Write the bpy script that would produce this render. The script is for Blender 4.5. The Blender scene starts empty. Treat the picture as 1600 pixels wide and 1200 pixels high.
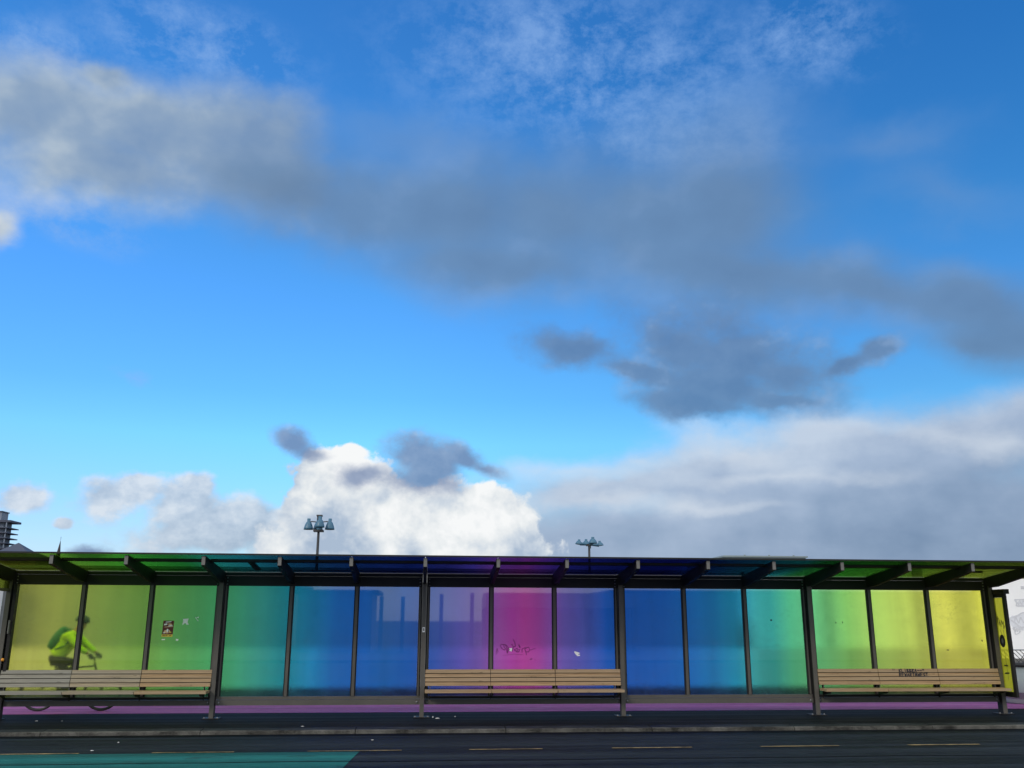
import bpy, bmesh, math, random
from mathutils import Vector, Matrix, Euler
rad = math.radians
SC = bpy.context.scene
COL = SC.collection

# ------------------------------------------------------------------ camera
cam_d = bpy.data.cameras.new("camera")
cam = bpy.data.objects.new("camera", cam_d)
COL.objects.link(cam)
SC.camera = cam
cam_d.sensor_fit = 'HORIZONTAL'
cam_d.sensor_width = 36.0
cam_d.lens = 1417.88 / 1600.0 * 36.0
cam_d.clip_start = 0.1
cam_d.clip_end = 5000.0
CAM = Vector((7.1207, -16.9577, 1.6372))
_p, _y, _r = 0.2552, 0.0916, 0.0032
fw = Vector((math.sin(_y) * math.cos(_p), math.cos(_y) * math.cos(_p), math.sin(_p)))
r0 = Vector((math.cos(_y), -math.sin(_y), 0))
u0 = r0.cross(fw)
rt = r0 * math.cos(_r) + u0 * math.sin(_r)
up = -r0 * math.sin(_r) + u0 * math.cos(_r)
cam.matrix_world = Matrix(((rt.x, up.x, -fw.x, CAM.x), (rt.y, up.y, -fw.y, CAM.y), (rt.z, up.z, -fw.z, CAM.z), (0, 0, 0, 1)))

SC.render.engine = 'CYCLES'
SC.view_settings.view_transform = 'Standard'
SC.view_settings.look = 'None'
SC.view_settings.gamma = 1.0
SC.view_settings.exposure = 0.0
SC.cycles.use_denoising = True
SC.cycles.max_bounces = 16
SC.cycles.transmission_bounces = 12
SC.cycles.transparent_max_bounces = 16
SC.cycles.glossy_bounces = 6
SC.cycles.diffuse_bounces = 4
SC.cycles.blur_glossy = 0.3
SC.cycles.sample_clamp_indirect = 6.0

# ------------------------------------------------------------------ node helper
class NT:
    """tiny wrapper that adds nodes and links sockets or constants"""
    def __init__(self, tree):
        self.t = tree; self.n = tree.nodes; self.l = tree.links
    def put(self, sock, v):
        if v is None: return
        if isinstance(v, bpy.types.NodeSocket): self.l.new(v, sock)
        else:
            if hasattr(sock, 'default_value'):
                dv = sock.default_value
                if hasattr(dv, '__len__') and not hasattr(v, '__len__'): v = (v,) * len(dv)
                if hasattr(dv, '__len__') and len(dv) == 4 and len(v) == 3: v = (*v, 1.0)
                sock.default_value = v
    def m(self, op, a, b=None, c=None, clamp=False):
        n = self.n.new('ShaderNodeMath'); n.operation = op; n.use_clamp = clamp
        for i, v in enumerate((a, b, c)): self.put(n.inputs[i], v)
        return n.outputs[0]
    def v(self, op, a, b=None, scale=None):
        n = self.n.new('ShaderNodeVectorMath'); n.operation = op
        self.put(n.inputs[0], a); self.put(n.inputs[1], b)
        if scale is not None: self.put(n.inputs['Scale'], scale)
        return n.outputs['Value'] if op in ('LENGTH', 'DOT_PRODUCT', 'DISTANCE') else n.outputs[0]
    def mapr(self, x, a, b, c=0.0, d=1.0, kind='LINEAR'):
        n = self.n.new('ShaderNodeMapRange'); n.interpolation_type = kind; n.clamp = True
        for i, q in enumerate((x, a, b, c, d)): self.put(n.inputs[i], q)
        return n.outputs[0]
    def noise(self, vec, scale, detail=6, rough=0.55, dist=0.0, color=False, lac=2.0):
        n = self.n.new('ShaderNodeTexNoise'); n.normalize = True
        self.put(n.inputs['Vector'], vec); self.put(n.inputs['Scale'], scale); self.put(n.inputs['Detail'], detail)
        self.put(n.inputs['Roughness'], rough); self.put(n.inputs['Distortion'], dist); self.put(n.inputs['Lacunarity'], lac)
        return n.outputs['Color'] if color else n.outputs['Fac']
    def voro(self, vec, scale, detail=0, rough=0.5, feature='SMOOTH_F1', smooth=0.6):
        n = self.n.new('ShaderNodeTexVoronoi'); n.feature = feature; n.normalize = True
        self.put(n.inputs['Vector'], vec); self.put(n.inputs['Scale'], scale)
        if 'Detail' in n.inputs: self.put(n.inputs['Detail'], detail); self.put(n.inputs['Roughness'], rough)
        if feature == 'SMOOTH_F1': self.put(n.inputs['Smoothness'], smooth)
        return n.outputs['Distance']
    def mix(self, f, a, b, mode='MIX'):
        n = self.n.new('ShaderNodeMix'); n.data_type = 'RGBA'; n.blend_type = mode; n.clamp_factor = True
        self.put(n.inputs[0], f); self.put(n.inputs[6], a); self.put(n.inputs[7], b)
        return n.outputs[2]
    def ramp(self, f, stops, interp='LINEAR'):
        n = self.n.new('ShaderNodeValToRGB'); cr = n.color_ramp; cr.interpolation = interp
        while len(cr.elements) > 1: cr.elements.remove(cr.elements[-1])
        cr.elements[0].position = stops[0][0]; cr.elements[0].color = (*stops[0][1], 1)
        for p, c in stops[1:]:
            e = cr.elements.new(p); e.color = (*c, 1)
        self.put(n.inputs[0], f)
        return n.outputs[0]
    def mapping(self, vec, loc=(0, 0, 0), rot=(0, 0, 0), scale=(1, 1, 1), kind='POINT'):
        n = self.n.new('ShaderNodeMapping'); n.vector_type = kind
        self.put(n.inputs[0], vec)
        n.inputs[1].default_value = loc; n.inputs[2].default_value = rot; n.inputs[3].default_value = scale
        return n.outputs[0]
    def comb(self, x, y, z):
        n = self.n.new('ShaderNodeCombineXYZ')
        for i, q in enumerate((x, y, z)): self.put(n.inputs[i], q)
        return n.outputs[0]
    def sep(self, v):
        n = self.n.new('ShaderNodeSeparateXYZ'); self.put(n.inputs[0], v); return n.outputs

# ------------------------------------------------------------------ sky: Nishita air with banks of cloud, all by compass bearing and height
SUN_AZ, SUN_EL = rad(-140.0), rad(33.0)      # bearing measured from +Y towards +X
world = bpy.data.worlds.new("World"); SC.world = world; world.use_nodes = True
wt = world.node_tree; wt.nodes.clear(); W = NT(wt)
wo = wt.nodes.new('ShaderNodeOutputWorld'); bg = wt.nodes.new('ShaderNodeBackground'); 
sky = wt.nodes.new('ShaderNodeTexSky'); sky.sky_type = 'NISHITA'; sky.sun_disc = False
sky.sun_elevation = SUN_EL; sky.sun_rotation = -SUN_AZ; sky.air_density = 1.0; sky.dust_density = 0.3; sky.ozone_density = 3.0
bg.inputs['Strength'].default_value = 0.12
D = wt.nodes.new('ShaderNodeTexCoord').outputs['Generated']
D = W.v('NORMALIZE', D)
dx, dy, dz = W.sep(D)[0], W.sep(D)[1], W.sep(D)[2]

BANKS = dict(
 A=[(-25.4, 27.19, 5.86, 3.01, 10.34),(-18.97, 28.24, 6.42, 3.33, 4.13),(-13.4, 28.08, 5.4, 3.27, -2.94),(-21.55, 25.06, 7.55, 2.64, 7.25),(-11.25, 27.07, 4.05, 3.15, -7.35),(-28.91, 26.12, 5.8, 3.58, 16.84),(-26.51, 21.13, 1.57, 1.51, 12.78),(-21.94, 30.59, 1.94, 1.01, 14.84)],
 B=[(-5.23, 25.2, 6.95, 2.88, -3.35),(0.83, 25.13, 7.51, 3.7, -2.95),(7.84, 24.61, 9.14, 4.11, -5.89),(14.77, 24.54, 8.55, 4.45, -8.79),(19.03, 25.18, 4.91, 3.61, -25.48),(20.01, 21.24, 9.45, 2.32, -13.23),(26.94, 19.75, 7.06, 1.68, -15.41),(32.84, 17.83, 5.51, 1.98, -22.74),(35.87, 15.58, 3.98, 2.11, -23.71),(-8.66, 25.85, 5.66, 2.08, -3.72),(4.5, 22.0, 8.5, 2.1, -3.12),(33.93, 15.68, 2.86, 1.07, -13.19)],
 B2=[(30.4, 27.31, 4.68, 1.75, -3.89),(18.5, 30.11, 7.45, 2.2, -6.56),(32.91, 23.97, 4.86, 2.11, -11.82),(-1.97, 29.79, 4.62, 1.49, -1.23)],
 C=[(9.66, 16.49, 3.41, 1.13, -9.07),(13.15, 15.11, 2.78, 0.88, -21.88),(16.08, 16.59, 4.3, 2.3, -12.93),(19.66, 15.8, 4.76, 2.94, -8.81),(18.75, 13.88, 4.22, 1.65, -8.11),(22.68, 14.42, 3.33, 1.93, -14.28),(25.9, 14.62, 1.96, 0.76, 16.8),(27.93, 15.56, 1.46, 0.75, 32.09),(17.11, 12.77, 3.49, 0.79, -7.47),(21.79, 12.73, 2.98, 0.7, -3.55)],
 D=[(19.22, 8.57, 7.96, 2.72, 0.06),(25.97, 9.23, 8.13, 2.63, 0.71),(31.88, 9.57, 7.14, 2.82, 1.42),(35.72, 9.59, 6.96, 3.14, 2.57),(22.83, 6.34, 16.02, 3.78, -1.81),(31.48, 6.0, 11.62, 4.28, -2.75),(11.32, 7.76, 6.75, 1.78, 5.35),(13.23, 5.19, 10.95, 2.53, -0.54),(37.16, 11.19, 5.02, 1.73, 3.3),(24.37, 2.95, 24.75, 3.31, -0.83),(7.27, 3.46, 11.88, 2.33, 0.06)],
 Dc=[(8.93, 9.06, 4.81, 0.64, 2.6),(13.38, 9.63, 2.76, 0.64, 8.79),(18.01, 11.16, 2.88, 0.94, -14.35),(19.89, 10.1, 2.65, 0.78, -30.67),(31.3, 10.34, 3.61, 0.73, -20.91),(33.65, 9.42, 2.83, 0.64, -14.91),(10.51, 7.06, 6.36, 0.55, -0.47),(16.43, 6.89, 4.63, 0.31, -1.17),(22.25, 8.46, 4.79, 0.38, -2.38),(26.87, 11.24, 4.21, 0.53, -0.23)],
 E=[(-6.0, 8.97, 2.56, 1.73, 6.97),(-4.36, 7.65, 3.32, 2.28, -3.52),(-0.35, 6.54, 4.36, 1.89, 0.82),(2.46, 6.58, 3.19, 2.06, 0.5),(4.88, 5.72, 2.4, 2.17, -9.78),(-2.67, 4.94, 7.82, 2.14, 0.87),(3.69, 4.42, 3.97, 1.57, 0.3),(-6.66, 6.8, 2.11, 2.33, 1.62),(-5.07, 10.19, 1.02, 0.55, 2.03)],
 F=[(-18.52, 6.69, 2.63, 1.39, 3.14),(-17.38, 7.31, 1.37, 1.11, 3.23),(-14.45, 6.15, 2.49, 2.06, 2.39),(-14.04, 7.67, 1.22, 0.98, 2.87),(-11.5, 5.69, 3.67, 1.82, 1.9),(-12.88, 4.71, 5.4, 1.42, 1.73),(-8.85, 5.2, 3.75, 1.83, 1.49),(-21.03, 5.37, 0.52, 0.46, 2.85),(-23.28, 6.76, 1.87, 1.05, 3.87)],
 G=[(-8.36, 10.65, 1.53, 0.63, -17.15),(-7.44, 10.22, 1.15, 0.47, -12.47),(-1.26, 10.3, 1.91, 1.36, -3.64),(0.18, 9.53, 2.2, 1.36, -6.97),(2.61, 9.85, 1.77, 0.64, -21.33),(3.84, 9.18, 1.45, 0.48, -24.57),(-0.4, 8.52, 2.79, 1.11, 1.02),(-4.01, 8.64, 1.57, 0.87, 1.59),(-19.55, 3.84, 1.11, 0.36, 1.97)],
 H=[(9.76, 33.98, 12.52, 5.02, -7.34),(-23.29, 22.21, 4.8, 1.58, -10.78),(-16.0, 33.19, 6.88, 2.38, -6.33),(15.89, 29.97, 7.58, 2.96, -10.16),(-17.88, 13.8, 1.38, 0.45, -3.99),(-25.71, 31.35, 3.66, 1.93, 7.37),(25.19, 33.86, 5.55, 2.72, -11.25)],
)
def blob(vec, az, el, ra, rb, rot):
    az, el, rot = rad(az), rad(el), rad(rot)
    c = Vector((math.sin(az) * math.cos(el), math.cos(az) * math.cos(el), math.sin(el)))
    east = Vector((math.cos(az), -math.sin(az), 0)); north = east.cross(c)
    a = east * math.cos(rot) + north * math.sin(rot); b = a.cross(c)
    R = Matrix((a, b, -c)).transposed()
    q = W.mapping(vec, c, R.to_euler('XYZ'), (rad(ra), rad(rb), 1.0), 'TEXTURE')
    return W.v('LENGTH', q)
def bank(name, warp, smin=0.5):
    """signed coverage: >0 inside the bank, falling off outwards"""
    P = W.v('ADD', D, W.v('SCALE', WARP, scale=warp))
    r = None
    for b in BANKS[name]:
        q = blob(P, *b)
        r = q if r is None else W.m('SMOOTH_MIN', r, q, smin)
    return W.m('SUBTRACT', 1.0, r)

# clear air
air = sky.outputs[0]
hsv = wt.nodes.new('ShaderNodeHueSaturation'); hsv.inputs['Saturation'].default_value = 1.0
W.put(hsv.inputs['Color'], air); air = hsv.outputs[0]
el_f = W.mapr(dz, 0.0, 0.6)
tint = W.ramp(el_f, [(0.0, (.50, .53, .55)), (0.15, (.42, .56, .62)), (0.31, (.36, .72, .86)), (0.39, (.30, .67, .86)), (0.52, (.28, .66, .94)), (0.68, (.25, .66, .93)), (1.0, (.20, .63, 1.0))])
air = W.mix(1.0, air, tint, 'MULTIPLY')
air = W.v('SCALE', air, scale=1.88)
west = W.m('MULTIPLY', W.mapr(dx, -0.05, -0.5), W.mapr(dz, 0.5, 0.2))
air = W.mix(west, air, W.mix(1.0, air, (.84, .78, .92), 'MULTIPLY'))
east = W.m('MULTIPLY', W.mapr(dx, 0.0, 0.65), W.mapr(dz, 0.2, 0.55))
air = W.mix(east, air, W.mix(1.0, air, (.45, .74, .80), 'MULTIPLY'))
skycol = air

# direction squashed towards the horizon, so cloud detail flattens there as it does in perspective
DS = W.v('MULTIPLY', D, (1.0, 1.0, 1.3))
DF = W.v('MULTIPLY', D, (1.0, 1.0, 3.4))
TOSUN = (-0.020, 0.0, 0.022)                  # step towards the lit (upper left) side for the shading of the billows
WARP = W.v('SUBTRACT', W.noise(DS, 9.0, 6, 0.58, color=True), (0.5, 0.5, 0.5))
def detail(scale, det, rough, seed=0.0, vec=None, emb=1.0):
    p = W.v('ADD', DS if vec is None else vec, (seed, seed * 0.7, -seed))
    n0 = W.noise(p, scale, det, rough)
    n1 = W.noise(W.v('ADD', p, tuple(q * emb for q in TOSUN)), scale, max(2, det - 2), rough)
    return n0, W.m('SUBTRACT', n0, n1)
W.put(bg.inputs['Color'], skycol)
skycol = bg.outputs[0]
def lay(base, col, alpha):
    """one cloud layer over what lies behind it"""
    b = wt.nodes.new('ShaderNodeBackground'); b.inputs['Strength'].default_value = 1.0; W.put(b.inputs['Color'], col)
    mxs = wt.nodes.new('ShaderNodeMixShader'); W.put(mxs.inputs[0], W.m('ADD', alpha, 0.0, clamp=True)); W.put(mxs.inputs[1], base); W.put(mxs.inputs[2], b.outputs[0])
    return mxs.outputs[0]

# H: thin mottled high cloud
hc = bank('H', 0.06)
n_a = W.noise(W.v('MULTIPLY', D, (1.0, 1.0, 1.4)), 20.0, 6, 0.70, 0.1)
n_b = W.noise(W.v('ADD', D, (3.1, 0, 1)), 6.0, 3, 0.5)
ha = W.m('MULTIPLY', W.mapr(hc, -0.30, 0.80, 0, 1, 'SMOOTHSTEP'), W.mapr(W.m('ADD', W.m('MULTIPLY', n_a, 0.80), W.m('MULTIPLY', n_b, 0.24)), 0.45, 0.66, 0, 1))
skycol = lay(skycol, (.27, .46, .82), W.m('MULTIPLY', ha, 0.62))

# low veil along the horizon
va = W.m('MULTIPLY', W.mapr(dz, 0.13, 0.05, 0, 1, 'SMOOTHSTEP'), W.mapr(W.noise(DF, 6.0, 4, 0.5), 0.35, 0.65, 0.0, 0.6))
skycol = lay(skycol, (.52, .68, .90), va)

# F: low heaps on the left
fcov = bank('F', 0.03)
fn, fe = detail(15.0, 7, 0.58, 5.0, emb=0.6)
fd = W.m('ADD', fcov, W.m('MULTIPLY', W.m('SUBTRACT', fn, 0.5), 1.9))
fa = W.mapr(fd, -0.05, 0.50, 0, 1, 'SMOOTHSTEP')
fl = W.m('ADD', W.m('ADD', W.m('MULTIPLY', fe, 3.4), 0.50), W.mapr(dz, 0.06, 0.14, -0.22, 0.2), clamp=True)
fcol = W.ramp(fl, [(0.0, (.38, .47, .60)), (0.5, (.53, .61, .72)), (1.0, (.72, .77, .83))])
skycol = lay(skycol, fcol, W.m('MULTIPLY', fa, 0.9))

# D: broad grey bank in the lower right, with brighter crests
dcov = bank('D', 0.05)
dn, de = detail(6.0, 7, 0.55, 2.0)
dfine = W.noise(DF, 5.0, 6, 0.5)
dd = W.m('ADD', dcov, W.m('MULTIPLY', W.m('SUBTRACT', dn, 0.5), 1.3))
da = W.mapr(dd, -0.30, 0.55, 0, 1, 'SMOOTHSTEP')
dl = W.m('ADD', W.m('MULTIPLY', de, 1.1), W.mapr(dz, 0.085, 0.20, 0.36, 0.92))
dl = W.m('ADD', dl, W.m('MULTIPLY', W.m('SUBTRACT', dfine, 0.5), 0.8))
dl = W.m('ADD', dl, W.mapr(dx, 0.15, 0.58, 0.22, -0.16), clamp=True)
dcol = W.ramp(dl, [(0.0, (.165, .245, .39)), (0.35, (.26, .35, .505)), (0.7, (.38, .47, .625)), (1.0, (.55, .635, .76))])
skycol = lay(skycol, dcol, W.m('MULTIPLY', da, 0.95))
dcr = bank('Dc', 0.05)
dk = W.m('ADD', dcr, W.m('MULTIPLY', W.m('SUBTRACT', W.noise(W.v('MULTIPLY', D, (1.0, 1.0, 2.0)), 9.0, 7, 0.58), 0.5), 3.4))
dk = W.mapr(dk, -0.85, 1.7, 0, 0.68, 'SMOOTHSTEP')
skycol = lay(skycol, (.66, .73, .82), dk)

# E: the bright heaped cloud in the middle
ecov = bank('E', 0.025, 0.35)
EV = W.v('ADD', D, W.v('SCALE', WARP, scale=0.05))
def puff(vec, det):
    b = W.m('SUBTRACT', 1.0, W.voro(vec, 19.0, 3, 0.6, 'F1'))
    return W.m('ADD', W.m('MULTIPLY', b, 0.6), W.m('MULTIPLY', W.noise(vec, 30.0, det, 0.62), 0.4))
e0 = puff(EV, 6); e1 = puff(W.v('ADD', EV, (-0.010, 0.0, 0.012)), 3)
ed = W.m('ADD', ecov, W.m('MULTIPLY', W.m('SUBTRACT', e0, 0.58), 2.3))
ea = W.mapr(ed, 0.0, 0.24, 0, 1, 'SMOOTHSTEP')
elit = W.m('ADD', W.m('MULTIPLY', W.m('SUBTRACT', e0, e1), 2.0), 0.60)
elit = W.m('ADD', elit, W.m('MULTIPLY', W.m('SUBTRACT', W.noise(W.v('ADD', D, (2.3, 0, .4)), 11.0, 5, 0.55), 0.5), 3.8))
elit = W.m('ADD', elit, W.mapr(dx, -0.14, 0.02, -0.18, 0.06))
elit = W.m('ADD', elit, W.mapr(dz, 0.06, 0.17, -0.06, 0.12), clamp=True)
ecol = W.ramp(elit, [(0.0, (.40, .50, .64)), (0.4, (.62, .69, .77)), (0.72, (.81, .845, .865)), (1.0, (.93, .945, .95))])
skycol = lay(skycol, ecol, ea)

# A and B: the soft grey rolls overhead, C and G: darker scraps below them
def soft(base, name, warp, scale, rough, seed, amp, lo, hi, stops, opac, emb=1.0, k=2.2, xgrad=None, det=6):
    cov = bank(name, warp)
    n, e = detail(scale, det, rough, seed, emb=emb)
    den = W.m('ADD', cov, W.m('MULTIPLY', W.m('SUBTRACT', n, 0.5), amp))
    al = W.mapr(den, lo, hi, 0, 1, 'SMOOTHSTEP')
    lit = W.m('ADD', W.m('MULTIPLY', e, k), 0.4)
    lit = W.m('SUBTRACT', lit, W.mapr(den, 0.1, 1.0, 0.0, 0.30))
    if xgrad is not None: lit = W.m('ADD', lit, W.mapr(dx, *xgrad))
    lit = W.m('ADD', lit, 0.0, clamp=True)
    return lay(base, W.ramp(lit, stops), W.m('MULTIPLY', al, opac))
skycol = soft(skycol, 'B2', 0.08, 5.0, 0.52, 1.0, 1.6, -0.40, 1.1, [(0.0, (.14, .29, .58)), (1.0, (.19, .36, .66))], 0.55, 1.3, 1.6)
skycol = soft(skycol, 'A', 0.06, 6.5, 0.54, 7.0, 1.3, -0.30, 0.70, [(0.0, (.20, .31, .49)), (0.42, (.28, .385, .53)), (0.75, (.43, .52, .61)), (1.0, (.60, .66, .71))], 0.95, 1.2, 2.6, (-0.45, -0.16, 0.42, -0.12))
skycol = soft(skycol, 'B', 0.06, 5.5, 0.52, 9.0, 1.2, -0.62, 0.75, [(0.0, (.135, .225, .37)), (0.4, (.155, .262, .43)), (1.0, (.27, .40, .62))], 0.84, 1.3, 1.8, (-0.1, 0.6, 0.12, 0.0))
skycol = soft(skycol, 'C', 0.06, 10.0, 0.60, 3.0, 2.3, -0.55, 0.60, [(0.0, (.115, .20, .36)), (0.45, (.15, .245, .41)), (1.0, (.34, .47, .68))], 0.84, 0.7, 2.0)
skycol = soft(skycol, 'G', 0.04, 18.0, 0.60, 6.0, 2.0, -0.45, 0.65, [(0.0, (.17, .245, .42)), (0.5, (.25, .33, .50)), (1.0, (.52, .60, .72))], 0.88, 0.5, 2.2)

# the half of the sky behind the camera: unseen broken cloud, brightened and graded by height to light camera-facing surfaces; mirrored in the glass
bn, be = detail(3.2, 4, 0.55, 11.0)
ba = W.m('MULTIPLY', W.mapr(bn, 0.28, 0.52, 0, 0.95, 'SMOOTHSTEP'), W.mapr(dy, 0.55, 0.2, 0, 1, 'SMOOTHSTEP'))
bcol = W.ramp(W.m('ADD', W.m('MULTIPLY', be, 2.5), 0.45, clamp=True), [(0.0, (.58, .63, .70)), (0.5, (1.05, 1.08, 1.12)), (1.0, (1.60, 1.60, 1.58))])
bcol = W.v('SCALE', bcol, scale=W.mapr(dz, 0.06, 0.50, 0.78, 1.42))
skycol = lay(skycol, bcol, ba)
wt.links.new(skycol, wo.inputs[0])
world.cycles.sampling_method = 'MANUAL'; world.cycles.sample_map_resolution = 512

# ------------------------------------------------------------------ sun behind thin cloud: wide and soft
sun_d = bpy.data.lights.new("sun", 'SUN'); sun_d.energy = 1.5; sun_d.angle = rad(12); sun_d.color = (1.0, 0.91, 0.80)
sun = bpy.data.objects.new("sun", sun_d); COL.objects.link(sun)
_s = Vector((math.sin(SUN_AZ) * math.cos(SUN_EL), math.cos(SUN_AZ) * math.cos(SUN_EL), math.sin(SUN_EL)))
sun.rotation_euler = _s.to_track_quat('Z', 'Y').to_euler()
sun.location = (-20, -20, 30)

# ------------------------------------------------------------------ mesh builder
class MB:
    def __init__(self): self.v = []; self.f = []; self.m = []; self.sm = []
    def add(self, vs, fs, mi=0, smooth=False):
        o = len(self.v); self.v += [tuple(q) for q in vs]
        for f in fs: self.f.append([o + i for i in f]); self.m.append(mi); self.sm.append(smooth)
        return self
    def box(self, x0, x1, y0, y1, z0, z1, mi=0):
        vs = [(x, y, z) for z in (z0, z1) for y in (y0, y1) for x in (x0, x1)]
        return self.add(vs, [(0, 2, 3, 1), (4, 5, 7, 6), (0, 1, 5, 4), (2, 6, 7, 3), (0, 4, 6, 2), (1, 3, 7, 5)], mi)
    def prism_x(self, prof, x0, x1, mi=0):
        """profile in (y, z) extruded along x"""
        n = len(prof); a = sum(prof[i][0] * prof[(i + 1) % n][1] - prof[(i + 1) % n][0] * prof[i][1] for i in range(n))
        if a < 0: prof = prof[::-1]
        vs = [(x0, y, z) for y, z in prof] + [(x1, y, z) for y, z in prof]
        fs = [tuple(range(n))[::-1], tuple(range(n, 2 * n))] + [(i, (i + 1) % n, n + (i + 1) % n, n + i) for i in range(n)]
        return self.add(vs, fs, mi)
    def plate_y(self, prof, y0, y1, mi=0):
        """profile in (x, z) extruded along y (y0 nearer the road)"""
        n = len(prof); a = sum(prof[i][0] * prof[(i + 1) % n][1] - prof[(i + 1) % n][0] * prof[i][1] for i in range(n))
        if a < 0: prof = prof[::-1]
        vs = [(x, y0, z) for x, z in prof] + [(x, y1, z) for x, z in prof]
        fs = [tuple(range(n)), tuple(range(n, 2 * n))[::-1]] + [((i + 1) % n, i, n + i, n + (i + 1) % n) for i in range(n)]
        return self.add(vs, fs, mi)
    def tube(self, p, q, r0, r1=None, n=10, mi=0):
        p, q = Vector(p), Vector(q); r1 = r0 if r1 is None else r1
        d = (q - p).normalized(); a = d.orthogonal().normalized(); b = d.cross(a)
        vs = []
        for c, r in ((p, r0), (q, r1)):
            for i in range(n):
                t = 2 * math.pi * i / n; vs.append(c + a * r * math.cos(t) + b * r * math.sin(t))
        fs = [(i, (i + 1) % n, n + (i + 1) % n, n + i) for i in range(n)]
        self.add(vs, fs, mi, True)
        self.add(vs[:n], [tuple(range(n))[::-1]], mi); self.add(vs[n:], [tuple(range(n))], mi)
        return self
    def lathe(self, c, prof, n=20, mi=0, smooth=True, axis='z'):
        """prof: list of (radius, height)"""
        c = Vector(c); vs = []
        for r, h in prof:
            for i in range(n):
                t = 2 * math.pi * i / n
                e = Vector((r * math.cos(t), r * math.sin(t), h)) if axis == 'z' else Vector((r * math.cos(t), h, r * math.sin(t)))
                vs.append(c + e)
        fs = []
        for k in range(len(prof) - 1):
            for i in range(n):
                j = (i + 1) % n; q = (k * n + i, k * n + j, (k + 1) * n + j, (k + 1) * n + i)
                fs.append(q if axis == 'z' else q[::-1])
        return self.add(vs, fs, mi, smooth)
    def torus(self, c, R, r, n=40, k=8, mi=0):
        """ring standing in the xz plane"""
        c = Vector(c); vs = []
        for i in range(n):
            t = 2 * math.pi * i / n; u = Vector((math.cos(t), 0, math.sin(t)))
            for j in range(k):
                s = 2 * math.pi * j / k; vs.append(c + u * (R + r * math.cos(s)) + Vector((0, r * math.sin(s), 0)))
        fs = [(i * k + j, i * k + (j + 1) % k, ((i + 1) % n) * k + (j + 1) % k, ((i + 1) % n) * k + j) for i in range(n) for j in range(k)]
        return self.add(vs, fs, mi, True)
    def path(self, pts, r, n=8, mi=0):
        for a, b in zip(pts, pts[1:]): self.tube(a, b, r, None, n, mi)
        return self
    def ribbon(self, pts, w, y, mi=0, t=0.0012):
        """pen or paint stroke in the xz plane"""
        for k, ((x0, z0), (x1, z1)) in enumerate(zip(pts, pts[1:])):
            d = Vector((x1 - x0, 0, z1 - z0)); L = d.length
            if L < 1e-6: continue
            self.nr = getattr(self, 'nr', 0) + 1; dy = (self.nr % 37) * t * .06
            d /= L; nrm = Vector((-d.z, 0, d.x)) * w / 2; e = d * w * 0.35
            a, b = Vector((x0, 0, z0)) - e, Vector((x1, 0, z1)) + e
            self.plate_y([((q).x, (q).z) for q in (a - nrm, b - nrm, b + nrm, a + nrm)], y - t - dy, y - dy * .5, mi)
        return self
    def build(self, name, mats, parent=None, fix=False):
        base = Vector((0, 0, 0))
        p = parent
        while p is not None: base += p.location; p = p.parent
        me = bpy.data.meshes.new(name); me.from_pydata([tuple(Vector(q) - base) for q in self.v], [], self.f)
        for q in (mats if isinstance(mats, (list, tuple)) else [mats]): me.materials.append(q)
        me.polygons.foreach_set('material_index', self.m); me.polygons.foreach_set('use_smooth', self.sm)
        me.update()
        if fix:
            bm = bmesh.new(); bm.from_mesh(me); bmesh.ops.recalc_face_normals(bm, faces=bm.faces); bm.to_mesh(me); bm.free()
        o = bpy.data.objects.new(name, me); COL.objects.link(o)
        if parent is not None: o.parent = parent
        return o
def thing(name, label, cat, loc=(0, 0, 0), group=None):
    o = bpy.data.objects.new(name, None); COL.objects.link(o); o.location = loc; o.empty_display_size = 0.2
    return tag(o, label, cat, group)
def tag(o, label=None, cat=None, group=None, kind=None):
    if label: o['label'] = label
    if cat: o['category'] = cat
    if group: o['group'] = group
    if kind: o['kind'] = kind
    return o
def structure(name, mb, m, fix=False): return tag(mb.build(name, m, fix=fix), kind='structure')

# ------------------------------------------------------------------ materials
def srgb(h):
    c = [int(h[i:i + 2], 16) / 255 for i in (0, 2, 4)]
    return tuple(q / 12.92 if q <= 0.04045 else ((q + 0.055) / 1.055) ** 2.4 for q in c)
def material(name):
    m = bpy.data.materials.new(name); m.use_nodes = True
    m.node_tree.nodes.clear(); N = NT(m.node_tree)
    out = N.n.new('ShaderNodeOutputMaterial'); return m, N, out
def obj_co(N): return N.n.new('ShaderNodeTexCoord').outputs['Object']
def plain(name, col, rough=0.6, var=0.18, scale=6.0, metal=0.0, bump=0.0, stretch=(1, 1, 1), spec=0.4, det=5):
    """principled paint/metal/plaster with uneven colour and gloss"""
    m, N, out = material(name)
    co = N.mapping(obj_co(N), scale=stretch)
    n1 = N.noise(co, scale, det, 0.6); n2 = N.noise(co, scale * 7.3, 3, 0.6)
    f = N.m('ADD', N.m('MULTIPLY', n1, 0.7), N.m('MULTIPLY', n2, 0.3))
    c = N.mix(f, tuple(q * (1 - var * 1.6) for q in col), tuple(min(1, q * (1 + var * 1.6)) for q in col))
    b = N.n.new('ShaderNodeBsdfPrincipled')
    N.put(b.inputs['Base Color'], c); N.put(b.inputs['Roughness'], N.mapr(n1, 0.2, 0.8, max(0.05, rough - 0.12), min(1, rough + 0.12)))
    b.inputs['Metallic'].default_value = metal; b.inputs['Specular IOR Level'].default_value = spec
    if bump:
        bp = N.n.new('ShaderNodeBump'); bp.inputs['Distance'].default_value = bump; bp.inputs['Strength'].default_value = 0.7
        N.put(bp.inputs['Height'], n2); N.put(b.inputs['Normal'], bp.outputs[0])
    N.put(out.inputs[0], b.outputs[0]); return m
M = {}
M['dark'] = plain('black_and_shaded_steel', (.016, .015, .014), 0.55, 0.2, 3.0, spec=0.25)
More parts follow.
